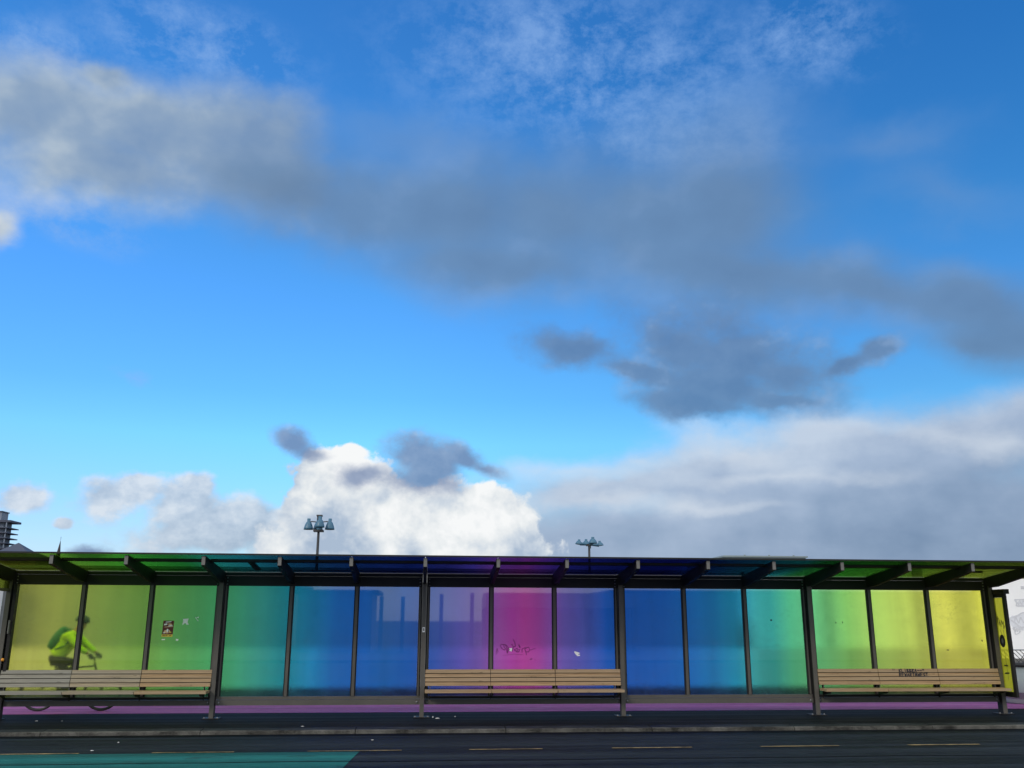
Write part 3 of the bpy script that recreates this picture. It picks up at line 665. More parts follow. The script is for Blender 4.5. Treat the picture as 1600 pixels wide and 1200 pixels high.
# black marker writing on the right bench
wr = MB()
wr_n = [0]
def on_bench(pts, w):                          # (x offset, height) on the sloping backrest
    for (x0, z0), (x1, z1) in zip(pts, pts[1:]):
        d = Vector((x1 - x0, 0, z1 - z0)); L = d.length; d /= L; n = Vector((-d.z, 0, d.x)) * w / 2; wr_n[0] = (wr_n[0] + 1) % 40
        f = lambda v: (15.86 + v.x, -.1815 + .055 * (v.z - .522) / .285 - .0045 - wr_n[0] * 6e-5, v.z)
        a, b = Vector((x0, 0, z0)) - d * w * .3, Vector((x1, 0, z1)) + d * w * .3
        wr.add([f(a - n), f(b - n), f(b + n), f(a + n)], [(0, 1, 2, 3)])
def letters(chars, x, z, h, w, gap, slant=.15, lw=.010):
    G = {'K': [[(0, 0), (0, 1)], [(1, 1), (0, .5), (1, 0)]], 'L': [[(0, 1), (0, 0), (1, 0)]], 'I': [[(.5, 0), (.5, 1)]], 'B': [[(0, 0), (0, 1), (.8, .8), (.1, .5), (1, .2), (0, 0)]],
         'P': [[(0, 0), (0, 1), (1, .8), (0, .5)]], 'R': [[(0, 0), (0, 1), (1, .8), (0, .5), (1, 0)]], 'E': [[(1, 1), (0, 1), (0, 0), (1, 0)], [(0, .5), (.8, .5)]], 'W': [[(0, 1), (.25, 0), (.5, .7), (.75, 0), (1, 1)]],
         'A': [[(0, 0), (.5, 1), (1, 0)], [(.2, .4), (.8, .4)]], 'D': [[(0, 0), (0, 1), (1, .5), (0, 0)]], 'T': [[(0, 1), (1, 1)], [(.5, 1), (.5, 0)]], 'H': [[(0, 0), (0, 1)], [(1, 0), (1, 1)], [(0, .5), (1, .5)]],
         'S': [[(1, 1), (0, .75), (1, .3), (0, 0)]], 'O': [[(0, 0), (0, 1), (1, 1), (1, 0), (0, 0)]], '-': [[(0, .5), (1, .5)]], '"': [[(.2, 1), (.2, .6)], [(.7, 1), (.7, .6)]], 'N': [[(0, 0), (0, 1), (1, 0), (1, 1)]], 'M': [[(0, 0), (.2, 1), (.5, .3), (.8, 1), (1, 0)]]}
    for c in chars:
        if c in G:
            for s in G[c]: on_bench([(x + (u + slant * v) * w, z + v * h) for u, v in s], lw)
        x += w + gap
letters('"', -.13, .745, .055, .05, .03); letters('KLIBBRA--"', 0, .742, .054, .034, .016, lw=.013); letters('REWARTMWEST', -.01, .668, .056, .036, .015, lw=.013)
on_bench([(.36, .664), (.56, .668)], .010)
wr.build('marker_writing', M['ink'], b_right)

# ------------------------------------------------------------------ poster, scraps and marks on the glass
po = MB(); yq = -.0105
po.plate_y([(2.545, 1.387), (2.729, 1.387), (2.734, 1.620), (2.551, 1.620)], yq, yq + .001, 0)
po.plate_y([(2.538, 1.346), (2.724, 1.346), (2.729, 1.386), (2.544, 1.386)], yq, yq + .001, 2)
def blobp(cx, cz, rx, rz, mi, n=9, seed=0, lift=.0006):
    r = random.Random(seed); po.plate_y([(cx + rx * r.uniform(.7, 1.1) * math.cos(2 * math.pi * i / n), cz + rz * r.uniform(.7, 1.1) * math.sin(2 * math.pi * i / n)) for i in range(n)], yq - lift, yq - lift + .0005, mi)
for i, (a, z, w_, h_) in enumerate(((2.590, 1.588, .095, .014), (2.566, 1.540, .05, .026), (2.622, 1.552, .03, .012), (2.575, 1.507, .145, .010), (2.640, 1.522, .07, .016))):
    po.plate_y([(a, z), (a + w_, z + .008), (a + w_ + .004, z + h_ + .008), (a + .004, z + h_)], yq - .0006, yq - .0001, 1 if i in (2, 3) else 3)
blobp(2.678, 1.556, .032, .018, 1, seed=4)
for i, (cx, cz, rx, rz, mi) in enumerate(((2.60, 1.435, .028, .032, 1), (2.634, 1.455, .022, .030, 3), (2.625, 1.417, .035, .012, 1), (2.685, 1.425, .024, .012, 2), (2.668, 1.445, .012, .020, 1), (2.58, 1.413, .018, .010, 3))):
    blobp(cx, cz, rx, rz, mi, seed=i, lift=.0006 + i * .0002)
for a, w_ in ((2.555, .05), (2.612, .03), (2.668, .035)):
    po.plate_y([(a, 1.360), (a + w_, 1.360), (a + w_ + .002, 1.372), (a + .002, 1.372)], yq - .0006, yq - .0001, 0)
po = po.build('poster', [M['maroon'], M['cream'], M['gold'], M['white']])
tag(po, 'small maroon and cream poster with a yellow strip along its foot, stuck on green glass', 'poster')
def scrap(label, cx, cz, outline, cat='paper scrap', m='white', y=-.0100, name='paper_scrap'):
    mb = MB()
    for ol in outline: mb.plate_y([(cx + u, cz + v) for u, v in ol], y, y + .001)
    return tag(mb.build(name, M[m]), label, cat)
scrap('torn white notice with two dangling corners right of the maroon poster', 2.932, 1.606, [[(-.05, .045), (.045, .05), (.038, .02), (.03, -.015), (.055, -.05), (.02, -.055), (.0, -.028), (-.03, -.035), (-.045, -.06), (-.055, -.05), (-.045, 0)]])
scrap('shredded remains of pale paper high on the green glass beside the post', 3.118, 1.652, [[(-.03, .03), (-.018, .03), (.0, .0), (-.012, -.004)], [(0, .0), (.03, -.03), (.022, -.04), (-.006, -.008)], [(.0, .03), (.03, .034), (.032, .018), (.004, .014)]])
scrap('narrow white tape strip just below the poster\'s yellow edge', 2.577, 1.300, [[(-.028, -.008), (.03, -.006), (.028, .010), (-.026, .008)]])
scrap('tiny square white paper remnant below and right of the poster', 2.811, 1.299, [[(-.02, -.014), (.018, -.018), (.022, .014), (.004, .008), (-.018, .016)]])
scrap('small white sticker in the middle of the purple scrawl on pink glass', 8.665, 1.136, [[(-.032, -.018), (.020, -.034), (.032, .0), (.026, .026), (-.028, .022)]], 'sticker', name='sticker')
scrap('torn white sticker shaped like a pointing hand on violet glass', 9.880, 1.057, [[(-.06, .035), (-.045, .050), (.02, .030), (.055, .015), (.030, .008), (.012, -.006), (.052, -.014), (.046, -.030), (.0, -.036), (-.035, .0)]], 'sticker', name='sticker')
sk = MB().plate_y([(7.078, 1.435), (7.122, 1.435), (7.122, 1.52), (7.078, 1.52)], -.1525, -.1505, 0)
sk.plate_y([(7.088, 1.455), (7.112, 1.455), (7.112, 1.505), (7.088, 1.505)], -.1532, -.1526, 1)
tag(sk.build('sticker', [M['white'], M['cap']]), 'white and grey notice sticker on the post left of the middle bench', 'sticker')
# scrawl on the pink pane (strokes measured in hundredths of a metre from its left end)
sc = MB()
S = lambda pts, w=.012: sc.ribbon([(8.335 + x * .01, 1.305 - z * .01) for x, z in pts], w, -.0095)
S([(7, 22), (9, 15), (10, 19)], .010); S([(7, 25), (11, 20)], .008)
S([(15, 11), (16, 8), (20, 8), (22, 13), (24, 16), (22, 18), (17, 15), (15, 11)]); S([(20, 8), (25, 9), (28, 12), (31, 17), (28, 20)])
S([(27, 23), (26, 17), (30, 14)]); S([(24, 9), (27, 16), (28, 23)]); S([(34, 9), (36, 8), (38, 12), (36, 20)]); S([(38, 0), (41, 5), (42, 11), (38, 13)], .014)
S([(40, 17), (45, 15), (47, 17), (44, 20), (40, 18)]); S([(48, 9), (50, 13)], .022); S([(44, 21), (48, 21), (50, 16)]); S([(54, 22), (54, 16), (58, 14), (61, 15)])
S([(60, 14), (66, 13), (68, 17), (66, 21), (61, 21), (59, 17), (60, 14)]); S([(61, 22), (62, 26)], .012); S([(69, 18), (74, 16), (78, 15)], .010); S([(69, 34), (72, 33)], .018); S([(77, 33), (78, 36)], .007); S([(20, 27), (40, 25), (56, 26)], .005)
tag(sc.build('scrawl', M['magenta_ink']), 'looping purple marker scrawl across the pink glass pane', 'graffiti')
for lab, X, Z, w_, h_ in (('round black dot on the teal glass pane', 13.54, 1.663, .020, .018), ('squat black fleck, left one of a pair on the lime glass', 14.785, 1.62, .014, .014), ('upright black fleck, right one of a pair on the lime glass', 14.916, 1.626, .008, .020), ('dark curled smear low on the yellow glass near the bench', 16.926, 1.13, .030, .010), ('dark smear on the right edge of the last yellow pane', 17.628, 1.30, .012, .024)):
    mb = MB().plate_y([(X + w_ * math.cos(k * math.pi / 4) * (1 - .2 * (k % 2)), Z + h_ * math.sin(k * math.pi / 4)) for k in range(8)], -.0102, -.0092)
    tag(mb.build('mark', M['ink']), lab, 'mark')
# litter
def litter(label, x, y, z, L, W_, H, seed, rot=0.0):
    r = random.Random(seed); mb = MB(); n = 9; vs = []
    for k, (s, h) in enumerate(((.8, 0), (1.0, .5), (.55, 1.0))):
        for i in range(n):
            t = 2 * math.pi * i / n; q = s * r.uniform(.7, 1.2)
            vs.append((.8 * L * q * math.cos(t), .8 * W_ * q * math.sin(t), .7 * H * h * r.uniform(.7, 1.2)))
    fs = [tuple(range(n))[::-1], tuple(range(2 * n, 3 * n))] + [(k * n + i, k * n + (i + 1) % n, (k + 1) * n + (i + 1) % n, (k + 1) * n + i) for k in range(2) for i in range(n)]
    c, s = math.cos(rot), math.sin(rot)
    mb.add([(x + c * a - s * b, y + s * a + c * b, z + h) for a, b, h in vs], fs)
    return tag(mb.build('litter', M['dull']), label, 'litter')
litter('small round ball of white paper beside the foot of the second post', 7.30, -.15, .001, .018, .018, .03, 1)
litter('long flat white wrapper on the footpath near the second post', 7.375, -.33, .001, .052, .025, .018, 2, .1)
litter('tiny white crumb of litter below the left end of the middle bench', 7.69, -.05, .001, .013, .013, .02, 3)
litter('flattened white scrap on the footpath in front of the cyclist', .749, -.33, .001, .030, .02, .012, 4)
litter('tiny pale chip on the footpath right of the flattened scrap', 1.167, -.36, .001, .012, .012, .010, 5)
litter('white sliver lying at the back of the kerb below the blue glass', 5.22, -1.36, -.0035, .035, .02, .012, 6)
litter('white sliver on the road just above the dashed line', 2.692, -3.40, ZR + .001, .032, .02, .012, 7)
litter('round white pebble in the gutter by the kerb', 2.78, -2.58, ZR + .001, .018, .016, .018, 8)
litter('pale sliver in the gutter below the blue glass', 6.39, -2.50, ZR + .001, .028, .016, .010, 9)

# ------------------------------------------------------------------ cyclist behind the glass
YC = 1.38
def skin_mesh(name, joints, bones, m, parent, sub=2, root=0):
    me = bpy.data.meshes.new(name + '_cage'); me.from_pydata([j[:3] for j in joints], bones, [])
    o = bpy.data.objects.new(name + '_cage', me); COL.objects.link(o)
    o.modifiers.new('s', 'SKIN'); sb = o.modifiers.new('u', 'SUBSURF'); sb.levels = sub; sb.render_levels = sub
    for i, j in enumerate(joints):
        r = j[3]; r2 = j[4] if len(j) > 4 else r
        me.skin_vertices[0].data[i].radius = (r, r2)
        me.skin_vertices[0].data[i].use_root = (i == root)
    dg = bpy.context.evaluated_depsgraph_get(); dg.update()
    res = bpy.data.meshes.new_from_object(o.evaluated_get(dg)); res.name = name
    bpy.data.objects.remove(o); res.materials.clear(); res.materials.append(m)
    base = Vector((0, 0, 0))
    if parent is not None: base = parent.location
    res.transform(Matrix.Translation(-base))
    for p in res.polygons: p.use_smooth = True
    q = bpy.data.objects.new(name, res); COL.objects.link(q)
    if parent is not None: q.parent = parent
    return q
P = lambda x, y, z, r, r2=None: (x, YC + y, z, r, r if r2 is None else r2)
rider = thing('person', 'cyclist in a lime jacket and dark trousers bent over the handlebars behind the green glass', 'person', (.35, YC, 0))
# body: pelvis root, spine, head, arms and legs as one surface
bj = [P(.28, 0, .93, .085, .10), P(.36, 0, 1.08, .095, .12), P(.48, 0, 1.24, .12, .16), P(.585, 0, 1.37, .085, .12), P(.645, 0, 1.45, .052), P(.695, 0, 1.545, .078, .072), P(.705, 0, 1.625, .070, .066),
      P(.57, -.19, 1.335, .058), P(.76, -.25, 1.15, .042), P(.955, -.23, 1.015, .030), P(.57, .19, 1.335, .058), P(.76, .25, 1.15, .042), P(.955, .23, 1.015, .030),
      P(.30, -.10, .90, .075), P(.70, -.12, .865, .060), P(.60, -.12, .50, .040), P(.72, -.12, .445, .028), P(.30, .10, .90, .075), P(.53, .12, .575, .058), P(.37, .12, .22, .040), P(.50, .12, .175, .028),
      P(.775, 0, 1.53, .030, .034), P(.755, 0, 1.485, .034, .038)]
bb = [(0, 1), (1, 2), (2, 3), (3, 4), (4, 5), (5, 6), (3, 7), (7, 8), (8, 9), (3, 10), (10, 11), (11, 12), (0, 13), (13, 14), (14, 15), (15, 16), (0, 17), (17, 18), (18, 19), (19, 20), (5, 21), (5, 22)]
body = skin_mesh('body', bj, bb, M['skin'], rider)
for s in (-1, 1):                               # eyes and ears
    MB().lathe((.762, YC + s * .030, 1.562), [(0.0, -.008), (.008, -.005), (.010, .0), (.008, .005), (0.0, .008)], 10).build('eye', M['ink'], rider)
    MB().lathe((.690, YC + s * .076, 1.545), [(0.0, -.030), (.012, -.022), (.016, .0), (.012, .022), (0.0, .028)], 8).build('ear', M['skin'], rider)
jj = [P(.27, 0, .955, .170, .190), P(.36, 0, 1.08, .150, .178), P(.48, 0, 1.245, .150, .190), P(.585, 0, 1.37, .098, .14), P(.625, 0, 1.42, .066),
      P(.57, -.195, 1.335, .080), P(.76, -.255, 1.15, .064), P(.93, -.235, 1.03, .048), P(.57, .195, 1.335, .080), P(.76, .255, 1.15, .064), P(.93, .235, 1.03, .048)]
skin_mesh('jacket', jj, [(0, 1), (1, 2), (2, 3), (3, 4), (3, 5), (5, 6), (6, 7), (3, 8), (8, 9), (9, 10)], M['hiviz'], rider)
tj = [P(.295, 0, .935, .105, .155), P(.325, -.10, .895, .100), P(.70, -.12, .868, .076), P(.61, -.12, .55, .058), P(.325, .10, .895, .100), P(.53, .12, .58, .074), P(.39, .12, .26, .056), P(.30, 0, .99, .13, .15), P(.225, 0, .925, .075, .075)]
skin_mesh('trousers', tj, [(0, 1), (1, 2), (2, 3), (0, 4), (4, 5), (5, 6), (0, 7), (0, 8)], M['trouser'], rider)
for s, (hx, hz) in ((-1, (.60, .47)), (1, (.37, .19))):
    skin_mesh('shoe', [P(hx - .02, s * .12, hz + .01, .042), P(hx + .07, s * .12, hz - .02, .040), P(hx + .18, s * .12, hz - .035, .028)], [(0, 1), (1, 2)], M['rubber'], rider)
for s in (-1, 1):                               # gloved hands: palm, four curled fingers and a thumb around the grip
    hj = [P(.945, s * .232, 1.020, .028, .036), P(.995, s * .225, .990, .020, .040)]
    hb = [(0, 1)]
    for k in range(4):
        yy = s * (.195 + .021 * k); n0 = len(hj)
        hj += [P(1.022 + .003 * (k in (1, 2)), yy, .982, .010), P(1.040, yy, .955, .0095), P(1.022, yy, .930, .009), P(1.000, yy, .925, .008)]
        hb += [(1, n0), (n0, n0 + 1), (n0 + 1, n0 + 2), (n0 + 2, n0 + 3)]
    n0 = len(hj); hj += [P(.975, s * .185, .970, .012), P(.985, s * .178, .940, .010), P(1.000, s * .182, .926, .009)]; hb += [(0, n0), (n0, n0 + 1), (n0 + 1, n0 + 2)]
    skin_mesh('glove', hj, hb, M['glove'], rider)
hl = [(0.0, .118), (.05, .112), (.092, .085), (.112, .045), (.118, .0), (.108, -.012), (.100, .0)]
h_o = MB().lathe((0, 0, 0), hl, 20)
_hm = Matrix.Translation((.697, YC, 1.600)) @ Matrix.Rotation(rad(12), 4, 'Y') @ Matrix.Diagonal((1.12, .88, 1.0, 1.0))
h_o.v = [tuple(_hm @ Vector(q)) for q in h_o.v]
h_o.build('helmet', M['helmet'], rider)
pk = MB()                                        # backpack lying along the back
def pack_section(c, ax, w, d, n=14): return [Vector(c) + ax * (d * math.copysign(abs(math.cos(2 * math.pi * i / n)) ** .6, math.cos(2 * math.pi * i / n))) + Vector((0, w * math.copysign(abs(math.sin(2 * math.pi * i / n)) ** .6, math.sin(2 * math.pi * i / n)), 0)) for i in range(n)]
axp = Vector((-.80, 0, .60)); rows = []
for (x, z), w_, d_ in (((.205, 1.085), .06, .03), ((.20, 1.115), .13, .075), ((.255, 1.20), .15, .10), ((.325, 1.33), .15, .095), ((.395, 1.455), .12, .065), ((.42, 1.49), .06, .03)): rows.append(pack_section((x, YC, z), axp, w_, d_))
vs = [q for r in rows for q in r]; n = 14
pk.add(vs, [(k * n + i, (k + 1) * n + i, (k + 1) * n + (i + 1) % n, k * n + (i + 1) % n) for k in range(len(rows) - 1) for i in range(n)] + [tuple(range(n)), tuple(range(5 * n, 6 * n))[::-1]], 0, True)
pkt = thing('backpack', 'dark teal backpack worn on the back of the lime jacketed cyclist', 'backpack', (.2, YC, 1.1))
pk.build('pack_body', M['pack'], pkt, fix=True)
MB().path([(.40, YC - .10, 1.47), (.53, YC - .13, 1.445), (.60, YC - .15, 1.34), (.50, YC - .175, 1.16), (.30, YC - .14, 1.10)], .012, 6).build('strap', M['pack'], pkt)
MB().path([(.40, YC + .10, 1.47), (.53, YC + .13, 1.445), (.60, YC + .15, 1.34), (.50, YC + .175, 1.16), (.30, YC + .14, 1.10)], .012, 6).build('strap', M['pack'], pkt)
bk = thing('bicycle', 'dark bicycle ridden past behind the left bench', 'bicycle', (.64, YC, .004))
for xw in (.084, 1.204):
    c = (xw, YC, .349); w = MB().torus(c, .305, .012, 40, 6, 0)
    for i in range(24):
        t = 2 * math.pi * i / 24; w.tube((c[0] + .03 * math.cos(t + .5), YC + .02 * (-1) ** i, c[2] + .03 * math.sin(t + .5)), (c[0] + .30 * math.cos(t), YC, c[2] + .30 * math.sin(t)), .0016, None, 4, 1)
    w.lathe((c[0], YC - .04, c[2]), [(0.0, 0.0), (.025, 0.0), (.025, .08), (0.0, .08)], 10, 1, axis='y')
    wo_ = w.build('wheel', [M['bike'], M['spoke']], bk); MB().torus(c, .325, .020, 44, 8).build('tyre', M['rubber'], wo_)
fr_ = MB(); A = lambda x, z, y=0: (x, YC + y, z)
fr_.tube(A(.50, .30), A(.29, .83), .016).tube(A(.50, .30), A(1.055, .70), .018).tube(A(.325, .74), A(1.02, .80), .015).tube(A(1.005, .86), A(1.065, .66), .019)
for s in (-.045, .045):
    fr_.tube(A(.084, .349, s), A(.49, .30, s * .6), .010).tube(A(.084, .349, s), A(.325, .74, s * .5), .009).tube(A(1.065, .67, s), A(1.204, .349, s * 1.2), .012)
fr_.tube(A(.084, .349, -.07), A(.084, .349, .07), .010).tube(A(1.204, .349, -.07), A(1.204, .349, .07), .010)
fr_.build('frame', M['bike'], bk)
MB().tube(A(1.0, .87), A(.99, .955), .014).tube(A(.99, .95, -.29), A(.99, .95, .29), .012).build('handlebar', M['bike'], bk)
skin_mesh('saddle', [P(.20, 0, .845, .045, .06), P(.27, 0, .842, .035, .05), P(.40, 0, .838, .022, .022)], [(0, 1), (1, 2)], M['rubber'], bk)
ck = MB().lathe((.50, YC - .075, .30), [(0.0, 0.0), (.085, 0.0), (.085, .005), (0.0, .005)], 24, axis='y').tube(A(.50, .30, -.085), A(.64, .42, -.09), .010).tube(A(.50, .30, .085), A(.36, .17, .09), .010).tube(A(.50, .30, -.085), A(.50, .30, .085), .014)
ck.build('crankset', M['bike'], bk)
for (x, z, s) in ((.64, .42, -1), (.40, .15, 1)): MB().box(x - .05, x + .05, YC + s * .12 - .04, YC + s * .12 + .04, z - .012, z + .012).build('pedal', M['rubber'], bk)
fd = MB(); pts = [A(.084 + .36 * math.cos(rad(a)), .349 + .36 * math.sin(rad(a))) for a in range(20, 200, 12)]; fd.path(pts, .014, 6); fd.build('mudguard', M['bike'], bk)

# ------------------------------------------------------------------ behind the shelter
bn_ = thing('litter_bin', 'pale grey round litter bin with a dark rim past the right end of the shelter', 'litter bin', (19.62, 2.0, 0.004))
MB().lathe((19.62, 2.0, .004), [(0.0, 0.0), (.30, 0.0), (.32, .02), (.365, .74), (.345, .74), (.33, .10), (0.0, .10)], 36).build('drum', M['bin'], bn_)
MB().lathe((19.62, 2.0, .74), [(.34, .005), (.385, .005), (.392, .02), (.392, .045), (.375, .06), (.335, .055), (.33, .005)], 36).build('rim', M['rubber'], bn_)
structure_bar = MB().prism_x([(7.42, -.004), (7.45, .04), (7.50, .95), (7.62, .95), (7.67, .04), (7.70, -.004)], -40, 22.6)
tag(structure_bar.build('concrete_barrier', M['barrier']), 'long pale concrete barrier along the far edge of the pink path', 'barrier')
cf = thing('chain_link_fence', 'low chain link fence in front of the white painted wall beyond the bin', 'fence', (24.5, 7.5, 0))
wm = MB(); zt = .90; s_ = .125; xx = 22.7
while xx < 28.0:
    for sg in (1, -1):
        a, b = xx, xx + sg * zt
        wm.tube((a, 7.5 + sg * .004, .03), (a + sg * (zt - .03), 7.5 + sg * .004, zt), .011, None, 4)
    xx += s_
wm.build('wire_mesh', M['pole'], cf)
MB().tube((22.7, 7.5, .91), (28.9, 7.5, .91), .018).build('top_rail', M['wire'], cf)
for X in (22.7, 25.2, 27.7): MB().tube((X, 7.53, -.004), (X, 7.53, .93), .024).build('fence_post', M['wire'], cf)
# white wall with tags
pw = thing('painted_building', 'low white painted block building with faded graffiti beyond the yellow end', 'building', (36, 28, 0))
wl = MB().box(25.3, 52, 25.0, 34.0, 0.0, 4.25).build('wall', M['white_wall'], pw)
MB().box(25.1, 52.2, 24.8, 34.2, 4.252, 4.40).build('roof', M['roof_metal'], pw)
for X in (25.75, 30.25, 32.35): MB().box(X - .22, X + .22, 24.90, 24.998, 0.0, 4.24).build('pilaster', M['grey_wall'], pw)
fadg = plain('faded_grey_graffiti', (.60, .605, .625), 0.8, 0.2, 3.0); r = random.Random(8); GW = lambda pts, w: gf.ribbon(pts, w, 24.996, t=.004)
for cx, cz, sx, sz, w in ((35.4, 2.55, .42, .20, .06), (35.3, 1.75, .55, .28, .07), (36.4, 2.6, .5, .3, .07), (36.5, 1.6, .6, .3, .07), (34.95, 1.3, .2, .2, .04), (35.55, 3.25, .16, .07, .03), (35.9, 3.0, .1, .06, .03)):
    ph = r.uniform(0, 6); gf = MB()
    GW([(cx + sx * (1 + .25 * math.sin(3 * t + ph)) * math.cos(t), cz + sz * (1 + .3 * math.sin(2 * t + ph)) * math.sin(t)) for t in [i * .25 for i in range(24)]], w)
    GW([(cx + sx * (-.8 + 1.6 * i / 30), cz + sz * .45 * math.sin(i * .75 + ph)) for i in range(31)], w * .7)
    gf.build('graffiti', fadg, pw)
fadp = plain('faded_blue_grey_paint', (.69, .70, .725), 0.8, 0.2, 2.0)
for cx, cz, rx, rz, sd in ((35.3, 1.65, .8, .42, 1), (36.8, 1.5, .7, .4, 2), (35.6, 2.5, .5, .2, 3)):
    r = random.Random(sd); MB().plate_y([(cx + rx * r.uniform(.75, 1.1) * math.cos(2 * math.pi * i / 14), cz + rz * r.uniform(.75, 1.1) * math.sin(2 * math.pi * i / 14)) for i in range(14)], 24.9975, 24.9995).build('paint_patch', fadp, pw)
wh = thing('warehouse', 'long low grey warehouse behind the shelter, its raised roof showing above the glass roof', 'warehouse', (5, 40, 0))
MB().box(-28, 25.0, 35.0, 50.0, 0.0, 4.30).build('wall', M['grey_wall'], wh)
MB().box(-28.3, 25.1, 34.8, 50.2, 4.302, 4.45).build('roof', M['roof_metal'], wh)
mo = MB().box(24.6, 29.55, 36.0, 44.0, 4.452, 5.31); mo.box(24.5, 29.65, 35.9, 44.1, 5.312, 5.40)
mo.build('roof_monitor', M['roof_metal'], wh)
for X in (25.9, 27.4, 28.9): MB().tube((X, 36.2, 5.40), (X, 36.2, 5.47), .06).build('roof_vent', M['roof_metal'], wh)
# pale building at the left edge
lb = thing('apartment_block', 'pale low block at the left edge seen past the shelter\'s end post', 'building', (-20, 34, 0))
MB().box(-25, -15.2, 33.0, 34.7, 0.0, 4.1).build('wall', M['white_wall'], lb)
MB().box(-25.2, -15.0, 32.85, 34.78, 4.102, 4.22).build('roof', M['roof_metal'], lb)
MB().box(-18.6, -17.6, 32.93, 32.998, 0.0, 2.1).build('door', M['window_dark'], lb)
# floodlight columns
def bell(c, s, tilt=(0, 0), squash=1.0):
    mb = MB(); mb.lathe((0, 0, 0), [(.0, .57), (.085, .57), (.085, .41), (.125, .38), (.19, .24), (.235, .09), (.25, 0.0), (.22, .0), (.0, .12)], 18)
    Rm = Matrix.Rotation(tilt[0], 4, 'X') @ Matrix.Rotation(tilt[1], 4, 'Y')
    mb.v = [tuple(Vector(c) + Rm @ Vector((q[0] * s, q[1] * s, q[2] * s * squash))) for q in mb.v]; return mb
l1 = thing('floodlight_column', 'tall lamp column with a ring of drooping blue bell shades and a square top cap, left of the white cloud', 'lamp post', (1.76, 29, 0), 'floodlight columns beyond the shelter')
MB().tube((1.76, 29, -.004), (1.76, 29, 6.0), .085, .062, 12).build('pole', M['pole'], l1)
MB().box(1.66, 1.88, 28.89, 29.11, 6.12, 6.62).box(1.63, 1.91, 28.86, 29.14, 6.622, 6.69).box(1.52, 2.0, 28.78, 29.22, 5.86, 5.95).build('cap', M['pole'], l1)
MB().tube((1.76, 29, 5.94), (1.76, 29, 6.13), .10).build('collar', M['lamp_blue'], l1)
for dx_, dy_ in ((-.51, .05), (.54, -.05), (.10, -.52), (-.10, .52)):
    c = (1.76 + dx_, 29 + dy_, 5.97 + (.06 if abs(dy_) > .3 else 0))
    a_ = MB().tube((1.76, 29, 6.33), (c[0] - dx_ * .3, c[1] - dy_ * .3, 6.37), .028).tube((c[0] - dx_ * .3, c[1] - dy_ * .3, 6.37), (c[0], c[1], 6.31), .03); a_.build('arm', M['pole'], l1)
    bell(c, .95).build('lamp_shade', M['lamp_blue'], l1)
l2 = thing('floodlight_column', 'shorter lamp column with blue shades swept up like wings, right of the white cloud', 'lamp post', (16.0, 33, 0), 'floodlight columns beyond the shelter')
MB().tube((16.0, 33, -.004), (16.0, 33, 5.72), .075, .062, 12).build('pole', M['pole'], l2)
MB().box(15.84, 16.10, 32.9, 33.1, 5.62, 5.74).tube((16.02, 33, 5.50), (16.02, 33, 5.64), .085).build('hub', M['pole'], l2)
for dx_, dy_, dz_, s in ((-.62, -.1, .0, .62), (.62, .1, -.05, .62), (.10, -.5, .03, .78), (-.10, .5, .03, .7)):
    c = (16.02 + dx_, 33 + dy_, 5.70 + dz_)
    MB().tube((16.02, 33, 5.70), (16.02 + dx_ * .85, 33 + dy_ * .85, 5.74 + dz_), .05, .10, 10).build('arm', M['lamp_blue'], l2)
    bell(c, s * 1.25, (0, -.15 * (1 if dx_ > 0 else -1) if abs(dx_) > .3 else 0), .62).build('lamp_shade', M['lamp_blue'], l2)
# far tower with balconies
tw = thing('tower_block', 'grey tower block with dark projecting balcony slabs at the far left edge', 'tower block', (-235, 515, 0))
MB().box(-263, -221.0, 500, 510, 0, 52.2).build('core', M['concrete_tower'], tw)
MB().box(-263, -216.6, 497.5, 511, 52.2, 53.3).build('roof_slab', M['slate'], tw)
MB().box(-258, -223.2, 501, 509, 53.3, 58.0).build('penthouse', M['concrete_tower'], tw); MB().box(-258.5, -222.8, 500.5, 509.5, 58.0, 58.5).build('penthouse_roof', M['slate'], tw)
r = random.Random(2)
for k in range(18):
    z = 49.3 - k * 2.74
    if z < 8: break
    MB().box(-262, -217.4, 497.0, 510.8, z - .25, z + .25).build('balcony', M['slate'], tw)
    wn = MB(); x = -261.0
    while x < -222.5:
        if r.random() < .75: wn.box(x, x + 1.1, 499.90, 499.99, z + .4, z + 2.3, 0 if r.random() < .5 else 1)
        x += 1.55
    wn.build('window_row', [M['window_dark'], M['curtain']], tw)
for X in (-218.6, -228.5): MB().box(X - .25, X + .25, 497.6, 498.1, 0, 52.0).build('column', M['concrete_tower'], tw)
# slate roofed pavilion in front of it
pv = thing('pavilion', 'dark slate hipped roof just above the shelter\'s left end below the tower', 'house', (-52.6, 124, 0))
MB().box(-57, -48.2, 120, 128, 0, 9.9).build('wall', M['tan_wall'], pv)
rfm = MB(); base = [(-57.8, 119.2), (-47.4, 119.2), (-47.4, 128.8), (-57.8, 128.8)]; mid = [(-54.4, 122.5), (-50.8, 122.5), (-50.8, 125.5), (-54.4, 125.5)]
vs = [(x, y, 9.9) for x, y in base] + [(x, y, 11.3) for x, y in mid] + [(-52.6, 124, 12.5)]
rfm.add(vs, [(3, 2, 1, 0), (0, 1, 5, 4), (1, 2, 6, 5), (2, 3, 7, 6), (3, 0, 4, 7), (4, 5, 8), (5, 6, 8), (6, 7, 8), (7, 4, 8)])
rfm.build('roof', M['slate'], pv)
ch = thing('church', 'thin dark church spire poking above the left of the shelter roof', 'church', (-57.2, 151, 0))
MB().box(-58.6, -55.9, 149.7, 152.3, 0, 10.4).build('tower', M['spire'], ch)
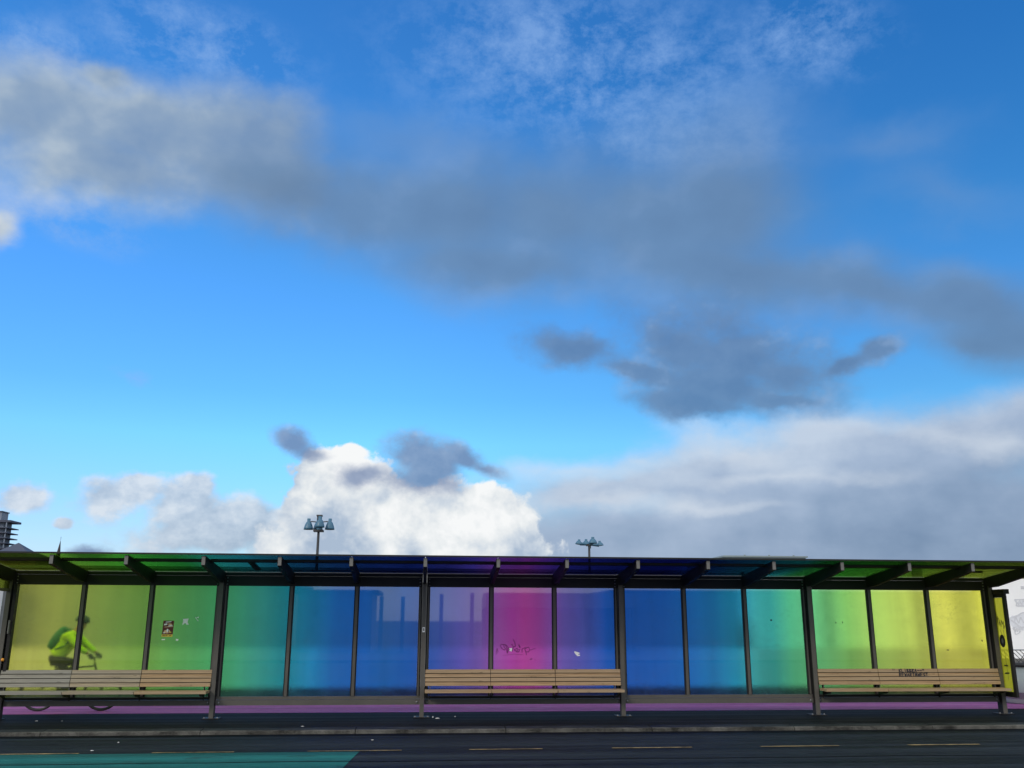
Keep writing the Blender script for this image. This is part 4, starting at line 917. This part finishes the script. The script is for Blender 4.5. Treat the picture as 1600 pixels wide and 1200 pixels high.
sp = MB(); n = 8; vs = [(-57.25 + .62 * math.cos(2 * math.pi * (i + .5) / n), 151 + .62 * math.sin(2 * math.pi * (i + .5) / n), 10.4) for i in range(n)] + [(-57.05, 151, 15.2)]
sp.add(vs, [(i, (i + 1) % n, n) for i in range(n)]); sp.tube((-57.05, 151, 15.15), (-57.05, 151, 15.7), .03); sp.build('spire', M['spire'], ch)

# ------------------------------------------------------------------ the far side of the street, mirrored in the glass
ob = thing('street_building', 'dark narrow building across the street mirrored in the blue glass', 'building', (2.5, -36, 0.02))
MB().box(.3, 4.25, -39, -34, .02, 3.05).build('wall', M['dark_wall'], ob); MB().box(-.2, 4.6, -39.3, -33.6, 3.052, 3.22).build('roof', M['slate'], ob)
cn = thing('canopy', 'flat roofed canopy across the street mirrored in the pink glass', 'canopy', (14.5, -35, .02))
MB().box(10.4, 19.0, -37, -33.8, 2.33, 3.12).build('fascia', M['dark_wall'], cn); MB().box(10.4, 19.0, -37.6, -37.05, .02, 2.9).build('back_wall', M['tan_wall'], cn)
for X in (10.7, 12.2, 15.8, 18.6): MB().box(X - .09, X + .09, -34.3, -34.1, .02, 2.325).build('column', M['dark_wall'], cn)
for X, H in ((3.0 + 2.9, 2.88), (4.75, 2.90), (7.98, 3.03), (9.65, 3.1)):
    bo = MB().box(X - .10, X + .10, -34.1, -33.9, .02, H); bo.box(X - .16, X + .16, -34.16, -33.84, .02, .08)
    tag(bo.build('timber_post', M['dark_wall']), 'tall dark square post across the street mirrored in the blue glass', 'post', 'posts across the street')
ls = thing('street_terrace', 'long low terrace across the street mirrored in the green and yellow glass', 'building', (30, -48, .02))
MB().box(20, 60, -54, -46, .02, 3.5).build('wall', M['dark_wall'], ls); MB().box(19.6, 60.4, -54.4, -45.6, 3.502, 3.7).build('roof', M['slate'], ls)
lt = thing('street_hall', 'long low hall across the street mirrored in the left panes', 'building', (-18, -46, .02))
MB().box(-45, -1.5, -52, -44, .02, 3.75).build('wall', M['dark_wall'], lt); MB().box(-45.4, -1.1, -52.4, -43.6, 3.752, 3.95).build('roof', M['slate'], lt)
